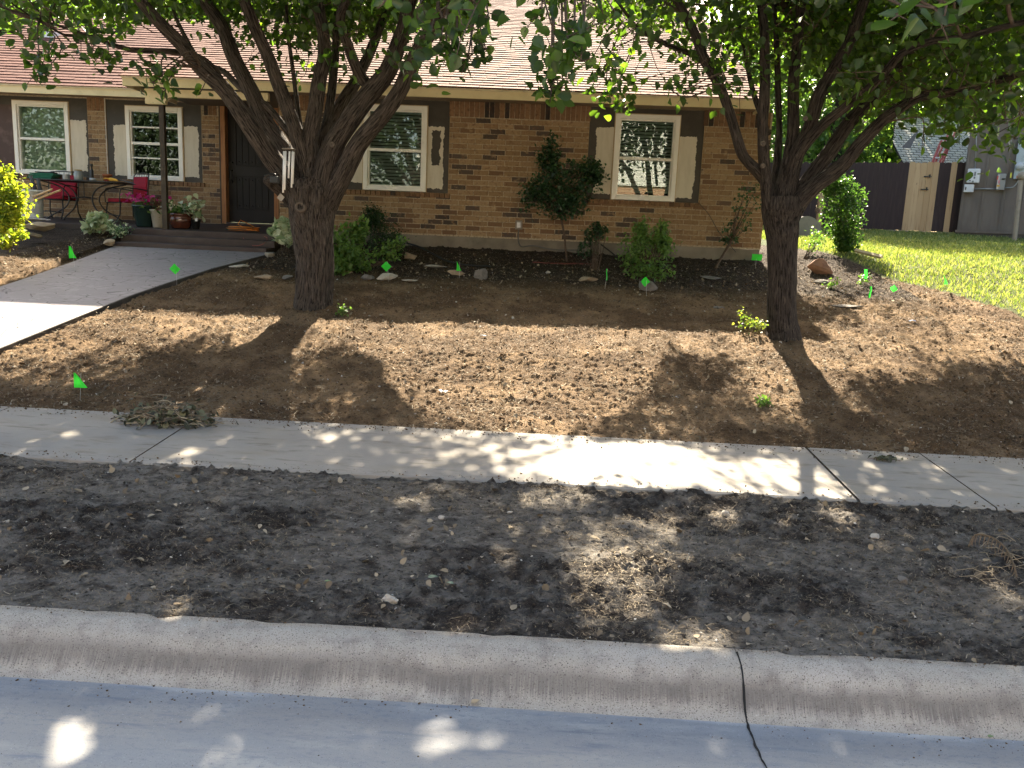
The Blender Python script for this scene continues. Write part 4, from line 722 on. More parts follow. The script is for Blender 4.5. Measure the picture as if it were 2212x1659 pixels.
for (px, py, s, lab) in ((1650, 868, 14, 'tiny green weed seedling growing alone in the sunlit soil'), (738, 672, 12, 'small yellow green sprout at the base of the thick tree'), (1866, 602, 14, 'pale leafy seedling beside a green flag in the shaded soil'), (1798, 612, 13, 'small seedling between the rust rock and the shaded soil')):
    b = gp(px, py+s*.8); c = b+np.array([0, 0, s*.8*b[1]/F]); shrub('seedling', lab, 'plant', b, [(c[0], c[1], c[2], s*b[1]/F, s*b[1]/F, s*.7*b[1]/F)], 60, .028, bright_m, px, 5, .002)
b = gp(1740, 560); shrub('brown_bush', 'dry brown twiggy bush with a few leaves behind the slimmer tree', 'plant', b, [E(1748, 530, 12.6, 24, 18), E(1762, 515, 12.8, 22, 22)], 260, .035, bright_m, 33, 16, .006)

# ------------------------------------------------ stones
def stone(name, label, px, py, w, h, m, seed, Yd=None, flat=False, group=None):
    rng = np.random.default_rng(seed); p = onY(px, py+h*.35, Yd) if Yd else G(px, py+h*.35); s = p[1]/F; me_ = bpy.data.meshes.new(name)
    import bmesh
    bm = bmesh.new(); bmesh.ops.create_icosphere(bm, subdivisions=4, radius=1)
    pl = rng.normal(size=(14, 3)); pl /= np.linalg.norm(pl, axis=1)[:, None]; dd = rng.uniform(.50, .85, 14)
    for v in bm.verts:
        c = np.array(v.co)
        for q, d in zip(pl, dd*.86):
            t_ = c@q-d
            if t_ > 0: c = c-q*t_*.92
        n_ = vnoise(np.array([c[0]*3+seed]), np.array([c[1]*3+c[2]*4]), seed)[0]-.5; v.co = Vector(c*(1+.14*n_))
    sx_, sz_ = w*.5*s*1.15, h*.5*s*1.25; sy = sx_*.7
    for v in bm.verts: v.co = Vector((v.co.x*sx_, v.co.y*sy, v.co.z*sz_))
    bm.to_mesh(me_); bm.free(); o = link(name, me_, m, None, False); z = float(ter(p[1])); o.location = (p[0], p[1], max(z, p[2])+sz_*.35 if not Yd else p[2]+sz_*.35); o.rotation_euler = (0, 0, rng.uniform(-.3, .3))
    return tag(o, label, 'rock', group)
GR = 'edging stones along the flower bed'
SL = [('white lumpy stone beside the right end of the steps', 583, 549, 30, 14, stone_pale), ('long flat pale stone in the soil right of the walkway', 518, 574, 48, 9, stone_pale), ('long tan slab just left of the thick tree', 575, 598, 50, 12, stone_tan), ('grey flat stone touching the left of the thick tree', 619, 598, 32, 12, stone_grey), ('rounded tan stone right of the thick tree base', 748, 586, 32, 15, stone_tan), ('tilted grey stone second right from the thick tree', 795, 598, 36, 13, stone_grey), ('pale split slab under a green flag', 838, 596, 54, 16, stone_pale), ('wide flat pale stone lying near the dark hose', 934, 574, 56, 9, stone_pale), ('low tan stone left of the big square grey rock', 988, 588, 46, 14, stone_tan), ('big square grey rock in the middle of the bed edge', 1039, 590, 50, 28, stone_grey), ('tan block half hidden by the low shrub sprig', 884, 552, 34, 18, stone_tan), ('brownish flat rock right of the holly stem', 1266, 602, 48, 15, stone_tan), ('rounded grey rock under the bright green shrub', 1396, 612, 46, 30, stone_grey), ('thin flat slab right of the bright green shrub', 1535, 599, 50, 7, stone_grey), ('large rust coloured rock behind the slimmer tree near the lawn', 1768, 572, 62, 46, stone_red), ('narrow flat slab in front of the rust rock', 1775, 606, 40, 8, stone_grey), ('flat stone lying in the shade right of the slimmer tree', 1830, 660, 60, 8, stone_grey), ('flat stone in the shade left of the slimmer tree', 1555, 664, 32, 7, stone_grey), ('small tan stone beneath the long pale one', 655, 582, 16, 8, stone_tan), ('small pale flat stone in front of the tilted grey one', 888, 605, 36, 6, stone_pale), ('pale chunk between the big square rock and the holly', 1185, 587, 12, 8, stone_pale)]
for k, (lb, px, py, w, h, m) in enumerate(SL): stone('rock', lb, px, py, w, h, m, 40+k, group=GR)
for k, (lb, px, py, w, h, m, Yd) in enumerate([('large tan boulder on top of the stone stack left of the porch', 90, 487, 60, 24, stone_tan, 11.0), ('lower tan block under the large boulder', 72, 505, 38, 14, stone_tan, 10.95), ('pale flat boulder beside the golden shrub', 36, 494, 50, 34, stone_pale, 10.6), ('thin pale slab below the white bucket', 82, 473, 50, 7, stone_pale, 11.6), ('wedge shaped tan stone at the left end of the bottom step', 238, 523, 30, 15, stone_tan, 11.1)]): stone('rock', lb, px, py, w, h, m, 80+k, Yd=Yd)
for k, (lb, px, py, w, h, m) in enumerate([('large pale stone lying alone on the grey verge near the curb', 839, 1292, 40, 28, stone_pale), ('white chalky stone on the verge below the sidewalk', 1567, 1106, 24, 16, stone_pale), ('pale rough stone right of the middle of the verge', 1888, 1158, 24, 14, stone_pale), ('small white stone at the left edge of the verge', 14, 1126, 16, 14, stone_pale), ('small off white stone at the upper middle of the verge', 955, 1116, 16, 10, stone_pale), ('small pale stone at the upper left of the verge', 1100, 1106, 14, 8, stone_pale), ('brown lump of clay on the right part of the verge', 1950, 1250, 28, 20, stone_grey), ('pale wedge of broken stone left of the slimmer tree shadow', 1684, 745, 12, 16, stone_pale), ('small white stone in the shade of the middle yard', 1108, 686, 10, 8, stone_pale)]): stone('stone', lb, px, py, w, h, m, 100+k)

# ------------------------------------------------ flags
fl = [(162, 545, 8, 26, 'narrow green flag left of the walkway, seen edge on', 70, .07), (382, 581, 22, 24, 'green diamond tilted flag over the walkway edge', 10, .09), (172, 820, 28, 34, 'largest green flag, in the soil at the lower left near the sidewalk', 20, .10), (840, 576, 20, 22, 'green flag above the pale split slab right of the thick tree', 8, .09), (992, 575, 16, 20, 'green flag left of the big square grey rock', 40, .09), (1306, 593, 7, 24, 'thin edge on green flag left of the bright green shrub', 78, .08), (1397, 609, 19, 22, 'green flag in front of the rounded grey rock', 15, .09), (1632, 556, 20, 13, 'low green flag at the house corner left of the slimmer tree', 4, .085), (1862, 592, 10, 20, 'green flag beside the pale seedling right of the slimmer tree', 60, .08), (1932, 622, 20, 18, 'crumpled green flag in the sunlit soil near the lawn', 25, .09), (1876, 631, 11, 24, 'narrow green flag at the shadow edge right of the slimmer tree', 62, .09), (2037, 605, 18, 18, 'green flag standing on the lawn edge at far right', 30, .09)]
fv = [(-.5, 0, 0), (.5, .03, .02), (.5, -.04, 1.0), (-.5, .02, .98), (0, .09, .5)]
def flag_mesh(w, h, kind, seed):
    rng = np.random.default_rng(seed); n = 7; V = []; Fc = []
    for j in range(n):
        for i in range(n):
            u, v = i/(n-1), j/(n-1); x = u*w; z = v*h
            if kind == 't': x = u*w*(1-.85*v)
            if kind == 'd': x, z = (u-v)*w*.55+w*.4, (u+v)*h*.5
            V.append((x, .16*w*sin(u*4+seed)*(.4+u)+.05*w*sin(v*5+seed*2), z))
    Fc = [(j*n+i, j*n+i+1, (j+1)*n+i+1, (j+1)*n+i) for j in range(n-1) for i in range(n-1)]
    return V, Fc
for k, (px, py, w, h, lb, rot, hh) in enumerate(fl):
    g = G(px, py+h*.9+10); s = g[1]/F; kind = 'd' if k in (1, 3, 6, 9) else ('t' if k in (0, 2, 4, 11) else 'q'); wm = max(w, 16)*s; hm = h*s
    base = np.array([g[0], g[1], float(ter(g[1]))]); t = thing('marker_flag', lb, 'flag', base, 'green marker flags pushed into the soil')
    bot = onY(px, py+h*.5, g[1]-.01)[2]; lean = (k % 3-1)*.02
    mb = MB(); mb.tube([base-[0, 0, .05], (base[0]+lean, base[1], bot+hm)], [.0013]*2, 6); mb.build('wire', wire_m, t)
    V, Fc = flag_mesh(wm, hm, kind, k); a = radians(rot); V = [((v[0]-wm*.5)*cos(a)-v[1]*sin(a)+base[0]+lean, (v[0]-wm*.5)*sin(a)+v[1]*cos(a)+base[1]-.01, v[2]+bot) for v in V]
    mb = MB(); mb.add(V, Fc); mb.build('flag_cloth', flag_m, t, True)

# ------------------------------------------------ loose stuff on the ground
def scatter(n, rng, regionf):
    out = []
    while len(out) < n:
        x = rng.uniform(-6.6, 7.2, n*2); y = regionf(rng, n*2); ok = np.ones(n*2, bool)
        ok &= ~((y > 4.46) & (y < 5.52)) & ~((y > 5.4) & (y < 11.4) & (x > wl(y)-.0) & (x < wr(y)+.02)) & (y < 11.95) & ~((x > lawnx(y)) & (y > 8.3)) & ~((y > 11.1) & (x < -3.7) & (x > -6.1)) & ~((x < -6.0) & (y > 11.9))
        px, py, z = proj(np.stack([x, y, ter(y)], -1)); ok &= (px > -60) & (px < 2272) & (py < 1700)
        out += list(zip(x[ok], y[ok]))
    return np.array(out[:n])
def lumps(P, size, rng, flat=.7):
    base = np.array([(1, 0, 0), (-1, 0, 0), (0, 1, 0), (0, -1, 0), (0, 0, 1), (0, 0, -1)], float); base2 = []
    n = len(P); s = size[:, None, None]; d = base[None]*(rng.uniform(.55, 1.2, (n, 6, 1)))+rng.normal(size=(n, 6, 3))*.22; d[:, :, 2] *= flat
    a = rng.uniform(0, 2*pi, n); ca, sa = np.cos(a)[:, None], np.sin(a)[:, None]; x = d[:, :, 0]*ca-d[:, :, 1]*sa; y = d[:, :, 0]*sa+d[:, :, 1]*ca; d = np.stack([x, y, d[:, :, 2]], -1)
    V = (P[:, None]+d*s).reshape(-1, 3); T = np.array([(0, 2, 4), (2, 1, 4), (1, 3, 4), (3, 0, 4), (2, 0, 5), (1, 2, 5), (3, 1, 5), (0, 3, 5)]); Fc = (np.arange(n)[:, None, None]*6+T[None]).reshape(-1); return V, Fc, np.full(n*8, 3)
def stuff(o): o['kind'] = 'stuff'; return o
rng = np.random.default_rng(3)
yard = lambda r, n: 5.52+(r.random(n)**1.15)*6.3
park = lambda r, n: 2.86+r.random(n)*1.62
def put(n, reg, smin, smax, m, name, pw=3.0, flat=.7, lift=.2, s=1):
    r = np.random.default_rng(s); q = scatter(n, r, reg); q = q[fbm(q[:, 0]*1.7, q[:, 1]*1.7, 3, s)+r.random(len(q))*.5 > .55]; sz = smin+(smax-smin)*r.random(len(q))**pw
    P = np.stack([q[:, 0], q[:, 1], gz(q[:, 0], q[:, 1])+sz*lift], -1); V, Fc, S = lumps(P, sz, r, flat); return stuff(link(name, mesh_np(name, V, Fc, S), m))
put(60000, yard, .0025, .015, clod_m, 'soil_clods', 4.5, s=11); put(9000, park, .002, .012, clodg_m, 'verge_clods', 4.5, s=12)
put(1500, yard, .004, .016, pebble_m, 'yard_pebbles', 3, s=13); put(700, park, .003, .009, pebble_m, 'verge_pebbles', 2.5, s=14)
def straws(n, reg, lmin, lmax, m, name, w=.0022, s=1, z0=.004, P=None, zr=.02):
    r = np.random.default_rng(s); q = scatter(n, r, reg) if P is None else P; n = len(q)
    if P is None:
        q = q[fbm(q[:, 0]*2.3, q[:, 1]*2.3, 3, s+5)+r.random(len(q))*.35 > .60]; n = len(q)
    L = lmin+(lmax-lmin)*r.random(n)**2.5; a = r.uniform(0, 2*pi, n); b = a+r.normal(size=n)*.7; zb = gz(q[:, 0], q[:, 1])+z0+r.random(n)*zr*.4
    c0 = np.stack([q[:, 0], q[:, 1], zb], -1); c1 = c0+np.stack([np.cos(a)*L*.5, np.sin(a)*L*.5, r.random(n)*zr], -1); c2 = c1+np.stack([np.cos(b)*L*.5, np.sin(b)*L*.5, -r.random(n)*zr*.6], -1)
    sd_ = np.stack([-np.sin(a), np.cos(a), np.zeros(n)], -1)*(w*(.6+r.random((n, 1)))); upv = np.array([0, 0, w*.8])
    V = np.stack([c0-sd_, c0+sd_, c1-sd_+upv, c1+sd_+upv, c2-sd_*.5, c2+sd_*.5], 1).reshape(-1, 3); o = np.arange(n)[:, None]*6; Fc = np.concatenate([o+np.array([0, 1, 3, 2]), o+np.array([2, 3, 5, 4])], 1).reshape(-1)
    return stuff(link(name, mesh_np(name, V, Fc, np.full(2*n, 4)), m))
straws(30000, park, .008, .06, dry_m, 'verge_straw', .0009, 21, zr=.008); straws(40000, yard, .015, .11, dry_m, 'yard_straw', .0018, 22, zr=.014)
# leaf litter chips
r = np.random.default_rng(31); q = scatter(2600, r, yard); q = q[(q[:, 1] > 9.3) | (r.random(len(q)) < .25)]; q2 = scatter(260, r, park); q = np.concatenate([q, q2])
V, Fc, S = leaf_arrays(np.stack([q[:, 0], q[:, 1], gz(q[:, 0], q[:, 1])+.012], -1), r.uniform(.015, .045, len(q)), up_bias=3, rng=r); V[:, 2] = V[:, 2]; stuff(link('leaf_litter', mesh_np('leaf_litter', V, Fc, S), dry_m))
# a few bigger clods, grit spilled on the curb and collected in the gutter
put(420, yard, .012, .034, clod_m, 'big_clods', 2.0, s=15)
put(1200, yard, .006, .018, mat('mulch_chip', rough=.9, island=('L', [(0, (.30, .22, .14)), (.5, (.12, .08, .05)), (1, (.42, .33, .23))])), 'mulch_chips', 2.0, flat=.25, s=16)
r = np.random.default_rng(35); n = 3600; x = r.uniform(-3.2, 3.2, n); sel = r.random(n); yy = np.where(sel < .45, 2.85-np.abs(r.normal(size=n))*.022, np.where(sel < .8, 2.60-np.abs(r.normal(size=n))*.05, r.uniform(1.9, 2.6, n))); kx = (fbm(x*2.1, x*0+3, 3, 99)+r.random(n)*.4 > .62); x, yy = x[kx], yy[kx]; sz = .0008+.0042*r.random(len(x))**4
zz_ = np.interp(yy, [2.0, 2.3]+[p[0] for p in prof[:9]], [.002, 0]+[p[1] for p in prof[:9]])
V, Fc, S = lumps(np.stack([x, yy, zz_+sz*.4], -1), sz, r, .6); stuff(link('gutter_grit', mesh_np('gutter_grit', V, Fc, S), clod_m))
# crumbs and soil specks on the sidewalk
r = np.random.default_rng(33); n = 2600; x = r.uniform(-4.5, 4.5, n); yy = np.where(r.random(n) < .7, 5.5-np.abs(r.normal(size=n))*.10, 4.5+np.abs(r.normal(size=n))*.06); keep = (yy > 4.5) & (yy < 5.5); x, yy = x[keep], yy[keep]; sz = .002+.007*r.random(len(x))**3
V, Fc, S = lumps(np.stack([x, yy, .221+(yy-4.5)*.05+sz*.3], -1), sz, r, .6); stuff(link('sidewalk_crumbs', mesh_np('sidewalk_crumbs', V, Fc, S), clod_m))
# grass lawn
def grass(n, s):
    r = np.random.default_rng(s); y = 8.2+(r.random(n)**.9)*13; x = r.uniform(3.3, 15, n); ok = x > lawnx(y)+.10*(fbm(x*5, y*5, 3, 9)-.5)+.02+np.abs(r.normal(size=n))*.05; x, y = x[ok], y[ok]; px, py, z = proj(np.stack([x, y, ter(y)], -1)); ok = (px < 2330); x, y = x[ok], y[ok]
    n = len(x); h = (.025+.05*r.random(n)**1.6)*(1+.8*(fbm(x*3, y*3, 3, 55)-.5)); w = .0035+.0005*y*r.random(n); a = r.uniform(0, 2*pi, n); l = r.uniform(.2, .9, n)*h; b = r.uniform(0, 2*pi, n); z = ter(y)-.012
    c = np.stack([x, y, z], -1); sd_ = np.stack([np.cos(a)*w, np.sin(a)*w, 0*w], -1); m1 = c+np.stack([np.cos(b)*l*.4, np.sin(b)*l*.4, h*.6], -1); t = c+np.stack([np.cos(b)*l, np.sin(b)*l, h], -1)
    V = np.stack([c-sd_, c+sd_, m1+sd_*.7, m1-sd_*.7, t], 1).reshape(-1, 3); o = np.arange(n)[:, None]*5
    Fc = np.concatenate([o+np.array([0, 1, 2, 3]), o+np.array([3, 2, 4])], 1).reshape(-1); return stuff(link('grass', mesh_np('grass', V, Fc, np.tile([4, 3], n)), grass_m))
grass(150000, 5)

# debris pile on the sidewalk
c = G(360, 915); c = np.array([c[0], c[1], .25]); pile = thing('debris_pile', 'pile of cut twigs and wilted leaves on the edge of the sidewalk', 'debris pile', c)
r = np.random.default_rng(9); mb = MB()
for k in range(230):
    a = r.uniform(0, 2*pi); u = r.normal(size=2)*np.array([.14, .075]); p = c+np.array([u[0], u[1], .012+abs(r.normal())*.07*math.exp(-(u[0]/.18)**2)]); L = r.uniform(.05, .28); d = np.array([cos(a), sin(a)*.6, r.uniform(-.15, .35)])*L*.5; m_ = r.normal(size=3)*.02*np.array([1, 1, .5])
    A_, B_ = p-d, p+d; A_[2] = max(A_[2], .245); B_[2] = max(B_[2], .245); mb.tube([A_, p+m_+[0, 0, .01], B_], [r.uniform(.0014, .0045)]*2+[.0008], 5, step=.03)
mb.build('twigs', mat('pile_twig', rough=.9, island=('L', [(0, (.10, .075, .05)), (.6, (.20, .16, .11)), (1, (.42, .36, .25))])), pile)
q = c+np.stack([r.normal(size=240)*.14, r.normal(size=240)*.075, .012+np.abs(r.normal(size=240))*.055], -1); leaf_obj('leaves', q, r.uniform(.03, .06, 240), mat('wilted_leaf', rough=.6, island=('L', [(0, (.035, .035, .022)), (.6, (.075, .085, .05)), (1, (.17, .17, .10))])), pile, rng=r, up_bias=1.5)
c = G(1910, 997); c = np.array([c[0], c[1], .262]); pile2 = thing('leafy_twig', 'small wilted twig with leaves lying on the sidewalk at right', 'twig', c); mb = MB()
for k in range(9): a = r.uniform(0, 2*pi); mb.tube([c, c+np.array([cos(a)*.06, sin(a)*.025, .012]), c+np.array([cos(a)*.11, sin(a)*.04, .004])], [.002, .0015, .001], 5)
mb.build('stem', twig_m, pile2); q = c+np.stack([r.normal(size=26)*.055, r.normal(size=26)*.018, .008+np.abs(r.normal(size=26))*.008], -1); leaf_obj('leaves', q, r.uniform(.02, .045, 26), bpy.data.materials['wilted_leaf'], pile2, rng=r, up_bias=2)
def leafthing(px, py, size, m, label, rot, z=None, lift=.004):
    g = G(px, py) if z is None else onZ(px, py, z); zz_ = (float(gz(np.array([g[0]]), np.array([g[1]]))[0])+.012 if z is None else z)+lift; mb = MB(); a = radians(rot); n = 9; V = []; 
    for i in range(n):
        t = i/(n-1); w = .36*size*sin(pi*t**.8)*(1-.2*t)+.0005
        for s_ in (-1, 0, 1): x = (t-.5)*size; y = s_*w; V.append((g[0]+x*cos(a)-y*sin(a), g[1]+x*sin(a)+y*cos(a), zz_+abs(s_)*.10*size+.08*size*sin(t*3)))
    mb.add(V, [(i*3+j, (i+1)*3+j, (i+1)*3+j+1, i*3+j+1) for i in range(n-1) for j in range(2)]); st = MB()
    o = mb.build('leaf', m, None, True); tag(o, label, 'leaf'); return o
greenleaf = simple('fallen_green_leaf', (.20, .26, .12), .6); tanleaf = simple('fallen_tan_leaf', (.50, .38, .24), .6); paleleaf = simple('fallen_grey_green_leaf', (.22, .27, .18), .6)
leafthing(935, 1253, .045, paleleaf, 'grey green fallen leaf on the verge right of the large pale stone', 20); leafthing(972, 1264, .032, paleleaf, 'smaller folded green leaf beside the grey green one on the verge', 160); leafthing(708, 1261, .026, greenleaf, 'small lime green leaf on the verge left of the large pale stone', 0)
leafthing(1027, 1519, .034, tanleaf, 'dry tan leaf lying in the gutter at the foot of the curb', 40, z=.004); leafthing(2140, 1594, .022, greenleaf, 'yellow green leaf in the gutter at the far right', 10, z=.004)
# exposed curved root / broken palm sheath at right of the verge
g = G(2150, 1200); z0 = .2; mb = MB(); A = [G(2092, 1180), G(2105, 1170), G(2140, 1182), G(2170, 1205), G(2190, 1240), G(2200, 1262)]
root = thing('broken_frond', 'curved dried frond with short ribs half buried in the verge at right', 'frond', A[2]); A = [a+[0, 0, h] for a, h in zip(A, [.0, .035, .05, .045, .03, -.01])]; mb.tube(A, [.004, .005, .0055, .005, .004, .003], 8, step=.02, rough=.2); mb.build('stem', simple('dry_frond', (.15, .105, .065), .9), root, True)
mb = MB()
for k in range(16): t = .12+k/20; L = np.linspace(0, 1, len(A)); p = np.array([np.interp(t, L, [a[i] for a in A]) for i in range(3)]); mb.tube([p, p+[-.012, -.012, -.03], p+[-.012, -.022, -.055]], [.0028, .002, .001], 5)
mb.build('rib', simple('dry_rib', (.20, .14, .09), .8), root)
mb = MB(); 
for k in range(24): a = r.uniform(0, 2*pi); p = G(r.uniform(2100, 2212), r.uniform(1170, 1270)); mb.tube([p+[0, 0, .01], p+[cos(a)*.06, sin(a)*.05, .03], p+[cos(a)*.13, sin(a)*.08, .012]], [.0018, .0015, .001], 5)
mb.build('fibre', simple('dry_fibre', (.34, .27, .18), .9), root)

# ================================================================== PORCH THINGS
def P3(px, py, Yd): return onY(px, py, Yd)
fz = lambda y: 1.443+(y-11.9)*.0659
# table
ty = 12.72; tb = thing('patio_table', 'black iron patio table on the porch cluttered with tools', 'table', (-7.1, ty, fz(ty)))
x0, x1 = -7.86, -6.40; zt = 2.108
mb = MB(); n = 32; pts = [((x0+x1)/2+(x1-x0)/2*math.copysign(abs(cos(a))**.6, cos(a)), ty+.36*math.copysign(abs(sin(a))**.6, sin(a))) for a in np.linspace(0, 2*pi, n, endpoint=False)]; mb.slab(pts, zt-.018, zt); mb.build('tabletop', iron_m, tb, bevel=.004)
for sx_, sy_ in ((-1, -1), (1, -1), (-1, 1), (1, 1)):
    cx = (x0+x1)/2; mb = MB(); zf = fz(ty)-.01; X0 = cx+sx_*.20; mb.tube([(X0+sx_*.36, ty+sy_*.2, zt-.02), (X0+sx_*.10, ty+sy_*.14, zt-.10), (X0-sx_*.02, ty+sy_*.10, zt-.24), (X0+sx_*.03, ty+sy_*.12, zt-.40), (X0+sx_*.22, ty+sy_*.2, zf+.08), (X0+sx_*.30, ty+sy_*.24, zf)], [.011]*6, 8, step=.04); mb.build('leg', iron_m, tb, True)
mb = MB(); cx = (x0+x1)/2; mb.tube([(cx-.2, ty, zt-.26), (cx, ty, zt-.24), (cx+.2, ty, zt-.26)], [.009]*3, 8); mb.tube([(cx, ty, zt-.02), (cx, ty, zt-.25)], [.008]*2, 8); mb.build('brace', iron_m, tb)
def chair(label, cx, cy, rz, backH):
    t = thing('patio_chair', label, 'chair', (cx, cy, fz(cy)), 'red cushioned iron patio chairs'); M_ = Matrix.Translation((cx, cy, fz(cy))) @ Matrix.Rotation(rz, 4, 'Z')
    def T(P): return [np.array(M_ @ Vector(p)) for p in P]
    mb = MB()
    for s_ in (-1, 1):
        mb.tube(T([(s_*.22, -.2, .30), (s_*.23, -.22, .12), (s_*.24, -.30, 0)]), [.01]*3, 8); 
        mb.tube(T([(s_*.22, .2, .30), (s_*.23, .2, .12), (s_*.24, .28, 0)]), [.01]*3, 8)
        mb.tube(T([(s_*.24, .2, .30), (s_*.24, .24, backH-.05), (s_*.18, .26, backH), (0, .265, backH+.01)]), [.009]*4, 8, step=.04)
        mb.tube(T([(s_*.25, .22, .50), (s_*.26, 0, .52), (s_*.26, -.2, .50), (s_*.24, -.22, .3)]), [.008]*4, 8, step=.04)
    mb.tube(T([(-.24, -.2, .30), (.24, -.2, .30)]), [.009]*2, 8); mb.tube(T([(-.24, .2, .30), (.24, .2, .30)]), [.009]*2, 8)
    for k in range(5): mb.tube(T([(-.16+k*.08, .2, .30), (-.16+k*.08, .255, backH)]), [.004]*2, 6)
    mb.tube(T([(-.22, -.24, .1), (0, -.26, .12), (.22, -.24, .1)]), [.008]*3, 8); mb.build('frame', iron_m, t, True)
    mb = MB(); mb.box(-.22, .22, -.2, .2, .305, .365, M_); mb.build('seat_cushion', red_m, t, bevel=.02)
    mb = MB(); mb.box(-.21, .21, .165, .225, .37, backH-.03, M_ @ Matrix.Rotation(radians(-4), 4, 'X')); mb.build('back_cushion', red_m, t, bevel=.02); return t
c1 = onY(120, 405, 13.05); chair('red cushioned iron chair tucked behind the left end of the table', c1[0], 13.05, 0, .74)
c2 = onY(283, 405, 12.95); chair('red cushioned iron chair at the right end of the table, turned sideways', c2[0]-.05, 12.9, radians(-38), .76)
def box_thing(name, label, cat, x0, x1, y0, y1, z0, z1, m, bevel=.006): mb = MB(); mb.box(x0, x1, y0, y1, z0, z1); return tag(mb.build(name, m, None, bevel=bevel), label, cat)
def rtag(mb, name, label, cat, m, smooth=False): return tag(mb.build(name, m, None, smooth), label, cat)
# clutter on the table
mb = MB(); V = []
for j in range(4): mb.slab([(x0+.02+.05*j*.3+u*.36, ty-.28+v*.3) for u, v in ((0, 0), (1, .05), (1.02, 1), (.03, .95))], zt+.001+j*.022, zt+.018+j*.022)
rtag(mb, 'folded_cloth', 'stack of folded green bags and cloth on the left end of the table', 'cloth', simple('green_cloth', (.02, .13, .08), .8))
mb = MB(); mb.slab([(x0+.10+u*.26, ty-.2+v*.2) for u, v in ((0, 0), (1, .1), (.9, 1), (.1, .9))], zt+.091, zt+.108); rtag(mb, 'folded_cloth', 'dark cloth laid over the green bags on the table', 'cloth', simple('dark_cloth', (.03, .035, .04), .8))
t = thing('tin_can', 'open paint tin on the patio table', 'tin', (-7.27, 12.5, zt)); mb = MB(); mb.lathe([(.05, 0), (.052, .01), (.052, .075), (.054, .08), (.048, .08), (.047, .02)], (-7.27, 12.5, zt), 20); mb.build('can', metal_m, t, True)
t = thing('glass_jar', 'clear jar of odds and ends in the middle of the table', 'jar', (-7.08, 12.5, zt)); mb = MB(); mb.lathe([(.06, 0), (.065, .02), (.065, .10), (.05, .125), (.05, .14)], (-7.08, 12.5, zt), 18); mb.build('jar', simple('grey_jar', (.22, .24, .24), .25, spec=.6), t, True); mb = MB(); mb.lathe([(.054, .141), (.054, .155), (.01, .158)], (-7.08, 12.5, zt), 18); mb.build('lid', simple('brass_lid', (.35, .25, .1), .4), t)
t = thing('spray_bottle', 'dark upright bottle standing behind the jar on the table', 'bottle', (-6.94, 12.62, zt)); mb = MB(); mb.lathe([(.024, 0), (.026, .01), (.026, .15), (.012, .18), (.012, .215), (.02, .22), (.02, .25), (.004, .252)], (-6.94, 12.62, zt), 14); mb.build('bottle', iron_m, t, True)
t = thing('clay_pot', 'small terracotta pot at the back of the table', 'pot', (-6.72, 12.65, zt)); mb = MB(); mb.lathe([(.05, 0), (.065, .09), (.072, .09), (.072, .115), (.06, .115), (.055, .02)], (-6.72, 12.65, zt), 18); mb.build('pot', simple('terracotta', (.30, .11, .05)), t, True)
for k, (x, w, m, lb) in enumerate([(-6.85, .05, metal_m, 'grey roll of tape lying on the table'), (-6.62, .045, simple('dark_red_tool', (.18, .03, .02)), 'dark red tape measure on the table')]):
    mb = MB(); mb.lathe([(.02, 0), (w, 0), (w, .04), (.02, .04)], (x, 12.48, zt), 18); rtag(mb, 'tape_roll', lb, 'tool', m, True)
mb = MB(); mb.tube([(-6.60, 12.47, zt+.02), (-6.56, 12.45, zt+.035), (-6.50, 12.44, zt+.03), (-6.44, 12.43, zt+.015)], [.02, .03, .025, .012], 10, step=.015, rough=.4)
for s_ in (-.02, -.007, .006, .018): mb.tube([(-6.58, 12.46+s_, zt+.03), (-6.63, 12.45+s_*1.5, zt+.045), (-6.655, 12.45+s_*1.7, zt+.03)], [.009, .009, .007], 8)
rtag(mb, 'work_glove', 'yellow work glove lying near the right end of the table', 'glove', simple('yellow_glove', (.62, .36, .06), .8), True)
mb = MB(); mb.add([(-6.42, 12.42, zt+.035), (-6.42, 12.54, zt+.035), (-6.28, 12.50, zt+.01), (-6.18, 12.46, zt-.03), (-6.28, 12.40, zt+.0), (-6.42, 12.42, zt+.026), (-6.42, 12.54, zt+.026), (-6.28, 12.50, zt+.002), (-6.18, 12.46, zt-.038), (-6.28, 12.40, zt-.009)], [(0, 1, 2, 3, 4), (9, 8, 7, 6, 5), (0, 4, 9, 5), (4, 3, 8, 9), (3, 2, 7, 8), (2, 1, 6, 7), (1, 0, 5, 6)]); mb.tube([(-6.42, 12.48, zt+.03), (-6.60, 12.52, zt+.04)], [.012, .012], 8); rtag(mb, 'trowel', 'dark pointed trowel overhanging the right end of the table', 'trowel', iron_m)
# bucket
bc = onY(70, 470, 11.75); bz = fz(11.9); t = thing('bucket', 'white plastic bucket holding long wooden handles beside the golden shrub', 'bucket', (bc[0], 11.75, 1.49)); bz = onY(70, 470, 11.75)[2]
mb = MB(); mb.lathe([(.135, 0), (.14, .01), (.155, .36), (.162, .36), (.162, .385), (.15, .385), (.145, .05)], (bc[0], 11.75, bz), 28); mb.build('pail', white_m, t, True)
mb = MB(); mb.box(bc[0]+.02, bc[0]+.09, 11.575, 11.60, bz+.15, bz+.165); mb.box(bc[0]+.03, bc[0]+.08, 11.575, 11.60, bz+.185, bz+.205); mb.build('print', simple('print_blue', (.03, .05, .12)), t)
for k, (a, b, lb) in enumerate([((66, 428), (112, 409), 'upper wooden tool handle leaning out of the white bucket'), ((66, 436), (130, 411), 'lower wooden tool handle leaning out of the white bucket')]):
    A_ = onY(*a, 11.70); B_ = onY(*b, 11.3); mb = MB(); mb.tube([A_-(B_-A_)*.25, A_, B_], [.017, .018, .014], 12, step=.03); rtag(mb, 'garden_tool', lb, 'tool', simple('pale_wood_handle', (.55, .36, .18), .55), True)
